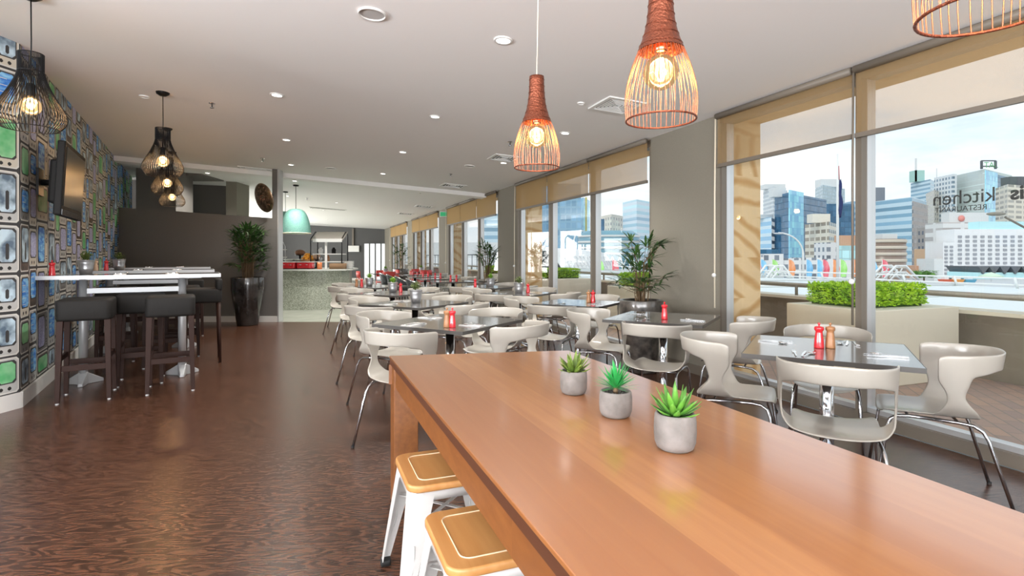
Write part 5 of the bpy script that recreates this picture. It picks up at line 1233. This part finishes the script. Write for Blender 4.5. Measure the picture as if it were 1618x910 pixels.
# hotel
M_hw=mat('hotel_window',(.34,.35,.38),.3)
bld('hotel_back_block','white rear block of the hotel with long brown window bands',1490,1490,1556,351,225,facade('facade_hotel_rear',(.80,.79,.77),(.42,.38,.36),3.6,9,.5,.82),cap=[(1500,1562,336,M_conw,'sign_storey')])
o=tag(MB().lathe([(.0005,0),(1.3,0),(1.3,.3),(.0005,.3)],n=24).build('round_logo',mat('logo_pink',(.80,.30,.26),.6)),'pinkish round logo high on the white hotel','logo'); o.location=R(1519,231.5,Zat(345,231.5)); o.rotation_euler=(PI/2,0,0)
d=195; r=bld('hotel','white hotel with rows of small square windows',1508,1508,1720,362,d,f_hotel,bot=438)
cx=R(1508,d); z0_=r.location.z
wins=[]
wm=MB().box((0,-.05,0),(1.75,.25,1.25)); 
first=None; cnt=0; extra=MB()
for row in range(9):
    for col in range(11):
        px=1517+col*11.9-(0 if True else 0); py=374+row*6.9
        if px>1622: continue
        x=R(px,d*.999).x-cx.x; z=Zat(py,d)-z0_
        if cnt<100:
            if first is None: first=MB().box((0,0,0),(1.3,.3,.85)).build('window',M_hw,r); first.location=(x,-.1,z)
            else: o=first.copy(); C.objects.link(o); o.parent=r; o.location=(x,-.1,z)
            cnt+=1
mb=MB(); x0,x1=R(1550,d).x-cx.x,R(1640,d).x-cx.x; z1_=Zat(362,d)-z0_; mb.box(((x0+x1)/2,3,z1_+1.2),(x1-x0,5,3.2)); mb.build('glass_top_storey',f_teal,r)
r2=bld('hotel_wing','white hotel wing stepping down at the left of the hotel',1490,1490,1509,383,193,f_hotel,bot=438)
for row in range(8):
    for px in (1494.5,1503):
        z=Zat(390+row*6.0,193)-r2.location.z; o=first.copy(); C.objects.link(o); o.parent=r2; o.location=(R(px,193).x-R(1490,193).x,-.1,z); o.scale=(.8,1,.9)
# zigzag pavilion
d=118; r=thing('zigzag_pavilion',R(1546,d,Zat(441,d)),0,'dark pavilion with a folded zigzag roof before the hotel','building')
x0=0; wz=R(1563,d).x-R(1546,d).x; Hh=Zat(420,d)-Zat(441,d)
for k in range(6):
    mb=MB(); a=k*wz; mb.prism([(0,0),(0,8),(1,8),(1,0)],0,1) if False else None
    mb.add([Vector(p) for p in [(a,0,Hh*.95),(a+wz,0,Hh*.95),(a+wz/2,0,Hh*.38),(a,9,Hh*.95),(a+wz,9,Hh*.95),(a+wz/2,9,Hh*.38)]],[(0,2,1),(3,4,5),(0,1,4,3),(1,2,5,4),(2,0,3,5)]); mb.build('roof_fold',mat('slate_roof',(.12,.13,.14),.6) if k==0 else bpy.data.materials['slate_roof'],r)
MB().box((wz*3,4.5,Hh*.25),(wz*6,8,Hh*.5)).build('glazed_front',f_teal,r)
r=thing('market_umbrella',R(1566,100,Zat(445,100)),0,'pale green parasol before the zigzag pavilion','umbrella')
mb=MB(); n=8; H=Zat(430,100)-Zat(445,100); rr=R(1583,100).x-R(1567,100).x; mb.lathe([(.02,H),(rr*.5,H-.35),(rr,H-.8),(rr*.98,H-.85),(.02,H-.1)],n=8); mb.build('canopy',mat('pale_green',(.62,.78,.60),.7),r); MB().tube([(0,0,0),(0,0,H)],.05,6).build('pole',M_white,r)
for px,w_,c,l in [(1493,13,(.70,.12,.05),'red'),(1511,16,(.85,.35,.08),'orange'),(1530,16,(.10,.38,.55),'blue')]:
    r=thing('quay_boat',R(px,112,Zat(447,112)),0,l+' boat moored low before the white hotel','boat'); ww=R(px+w_/2,112).x-R(px-w_/2,112).x
    mb=MB(); mb.hexa([Vector(p) for p in [(-ww*.42,-.5,0),(ww*.42,-.5,0),(ww*.42,.5,0),(-ww*.42,.5,0),(-ww*.55,-.8,.75),(ww*.55,-.8,.75),(ww*.55,.8,.75),(-ww*.55,.8,.75)]]); mb.build('hull',mat('hull_'+l,c,.5),r)
    MB().box((0,0,1.0),(ww*.5,1,.5)).build('cabin',M_white,r)
def tree(px,d,pyt,pyb,wpx,label,seed=1):
    rnd=random.Random(seed); H=Zat(pyt,d)-Zat(pyb,d); W_=wpx*d/F; r=thing('city_tree',R(px,d,Zat(pyb,d)),0,label,'tree')
    mb=MB()
    for k in range(14): mb.sphere((rnd.uniform(-.4,.4)*W_,rnd.uniform(-1,1),H*rnd.uniform(.45,.75)),W_*rnd.uniform(.09,.15),8,sc=(1.1,1,.8))
    for k in range(1200):
        a=rnd.uniform(0,6.3); mb.blade((rnd.uniform(-.5,.5)*W_,rnd.uniform(-1.6,.5),H*rnd.uniform(.35,.95)),(math.cos(a),math.sin(a),rnd.uniform(-.3,.8)),.5,.35,.2,seg=1)
    mb.build('crown',mat('city_leaf',(.10,.24,.05),.8,noise=(1,(.18,.36,.08))),r); MB().tube([(0,0,0),(0,0,H*.6)],.2,6).build('trunk',M_stem,r)
tree(1460,150,426,445,36,'round green tree low before the glass block')
# second bay
bld('office_tower','tall blue-grey glass tower, leftmost in the second window bay',838,838,868,285,262,f_tall)
bld('office_tower','broad dark blue glass tower in the middle of the second window bay',868,868,918,290,250,f_tall,cap=None)
r=bld('office_tower','blue glass tower with a yellow edge right of the broad dark one',905,922,932,312,270,f_sky)
o=MB().box((1.2,-.6,(Zat(312,270)-STREET)/2),(.9,.8,Zat(312,270)-STREET)).build('yellow_fin',mat('yellow_fin',(.72,.62,.22),.6),r)
bld('office_tower','pale glass tower with light bands at the right of the second window bay',984,1006,1034,315,310,facade('facade_light_bands',(.78,.84,.88),(.42,.58,.70),3.6,70,.5,1))
bld('office_tower','small dark blue block left of the pale beige flats in the second window bay',940,940,955,346,330,f_blue)
bld('apartment_tower','pale beige flats in the second window bay',950,966,986,338,370,f_beige)
c=R(962,150,STREET); r=thing('oval_building',c,0,'low oval building with white bands and diamond lattice','building')
rr=R(1010,150).x-R(962,150).x; H=Zat(372,150)-STREET
MB().lathe([(rr*.9,0),(rr*.97,H*.5),(rr,H),(rr*.8,H+1.2),(.01,H+1.4)],n=40,sy=.6).build('glass_body',f_tall if False else mat('oval_glass',(.18,.34,.42),.2),r)
for k in range(4): z=H-1.6*k; MB().lathe([(rr*1.02,z),(rr*1.02,z-.55),(rr*.98,z-.55)],n=40,sy=.6).build('white_band',M_white,r)
mb=MB()
for k in range(26):
    a=2*PI*k/26; 
    for s_ in (-1,1):
        a2=a+s_*.36; mb.tube([(rr*1.0*math.cos(a),rr*.6*math.sin(a),H*.08),(rr*1.03*math.cos((a+a2)/2),rr*.62*math.sin((a+a2)/2),H*.32),(rr*1.03*math.cos(a2),rr*.62*math.sin(a2),H*.58)],.16,5)
mb.build('lattice',M_white,r)
# barrel-roofed hall
d=66; x0,x1=R(846,d).x,R(935,d+22).x; r=thing('barrel_hall',R(850,d,-5.0),0,'white barrel-roofed hall with an open arched end','building')
W_=4.2; Hc=Zat(392,d)+5.0; ln=34
def barrel(r_o,z_s,n=16): return [(r_o*math.cos(PI*k/n),z_s*math.sin(PI*k/n)) for k in range(n+1)]
ax=(R(940,98)-R(850,d)); ax.z=0; ax=ax.normalized(); sd_=Vector((ax.y,-ax.x,0))
vs=[];n=16
for s0 in (0,ln):
    for (u,z) in barrel(W_,Hc): vs.append(ax*s0+sd_*u+Vector((0,0,z)))
mb=MB(); mb.add(vs,[(k,k+1,k+1+n+1,k+n+1) for k in range(n)],True); mb.build('barrel_roof',M_white,r,solid=.25)
mb=MB(); mb.tube([sd_*u*1.02+Vector((0,0,z*1.02)) for u,z in barrel(W_,Hc)],.28,8); mb.build('arch_rim',M_white,r)
mb=MB(); mb.add([ax*4+sd_*u*.97+Vector((0,0,z*.97)) for u,z in barrel(W_,Hc)],[tuple(range(n+1))]); mb.build('end_glazing',mat('dark_glazing',(.08,.10,.11),.2),r,solid=.1)
mb=MB()
for k in range(14): mb.tube([ax*(3+k*2.2)+sd_*u*1.03+Vector((0,0,z*1.03)) for u,z in barrel(W_,Hc)[:6]],.1,5)
mb.build('roof_ribs',M_alu,r)
# third bay and beyond
bld('office_tower','banded blue glass block at the right of the third window bay',757,757,800,338,260,f_glassb)
bld('warehouse','long low white hall beyond the third window bay',640,640,790,383,150,facade('facade_white_hall',(.76,.77,.76),(.66,.68,.68),9,30,.2,.9),bot=440)
r=thing('terrace_railing',wp(28,4.4,0),0,'dark bar railing beyond the third and fourth window bays','railing')
mb=MB(); mb.tube([wp(25,5.2,1.36),wp(60,5.2,1.36)],.03,6); mb.tube([wp(25,5.2,.35),wp(60,5.2,.35)],.03,6); bw(mb,'rails',M_dkr,r)
mb=MB(); 
for k in range(38): mb.tube([wp(25.2+k*.9,5.2,0),wp(25.2+k*.9,5.2,1.36)],.022,5)
o=bw(mb,'balusters',M_dkr,r); o['kind']='stuff'
mb=MB(); mb.wbox(16,62,3.2,7.5,-.6,.02); struct(mb.build('floor_deck',M_parapet),'deck beyond the terrace parapet')

# ------------------------------------------------------------------ drop prototypes that were never placed
for pr_ in [g_red,g_wood,g_pale,pl_a,pl_b,fk,kn,sp,nk,st,chair,tab,tabm,wc,rc,ms]:
    if pr_.name not in used:
        for ch in list(pr_.children_recursive): bpy.data.objects.remove(ch)
        bpy.data.objects.remove(pr_)
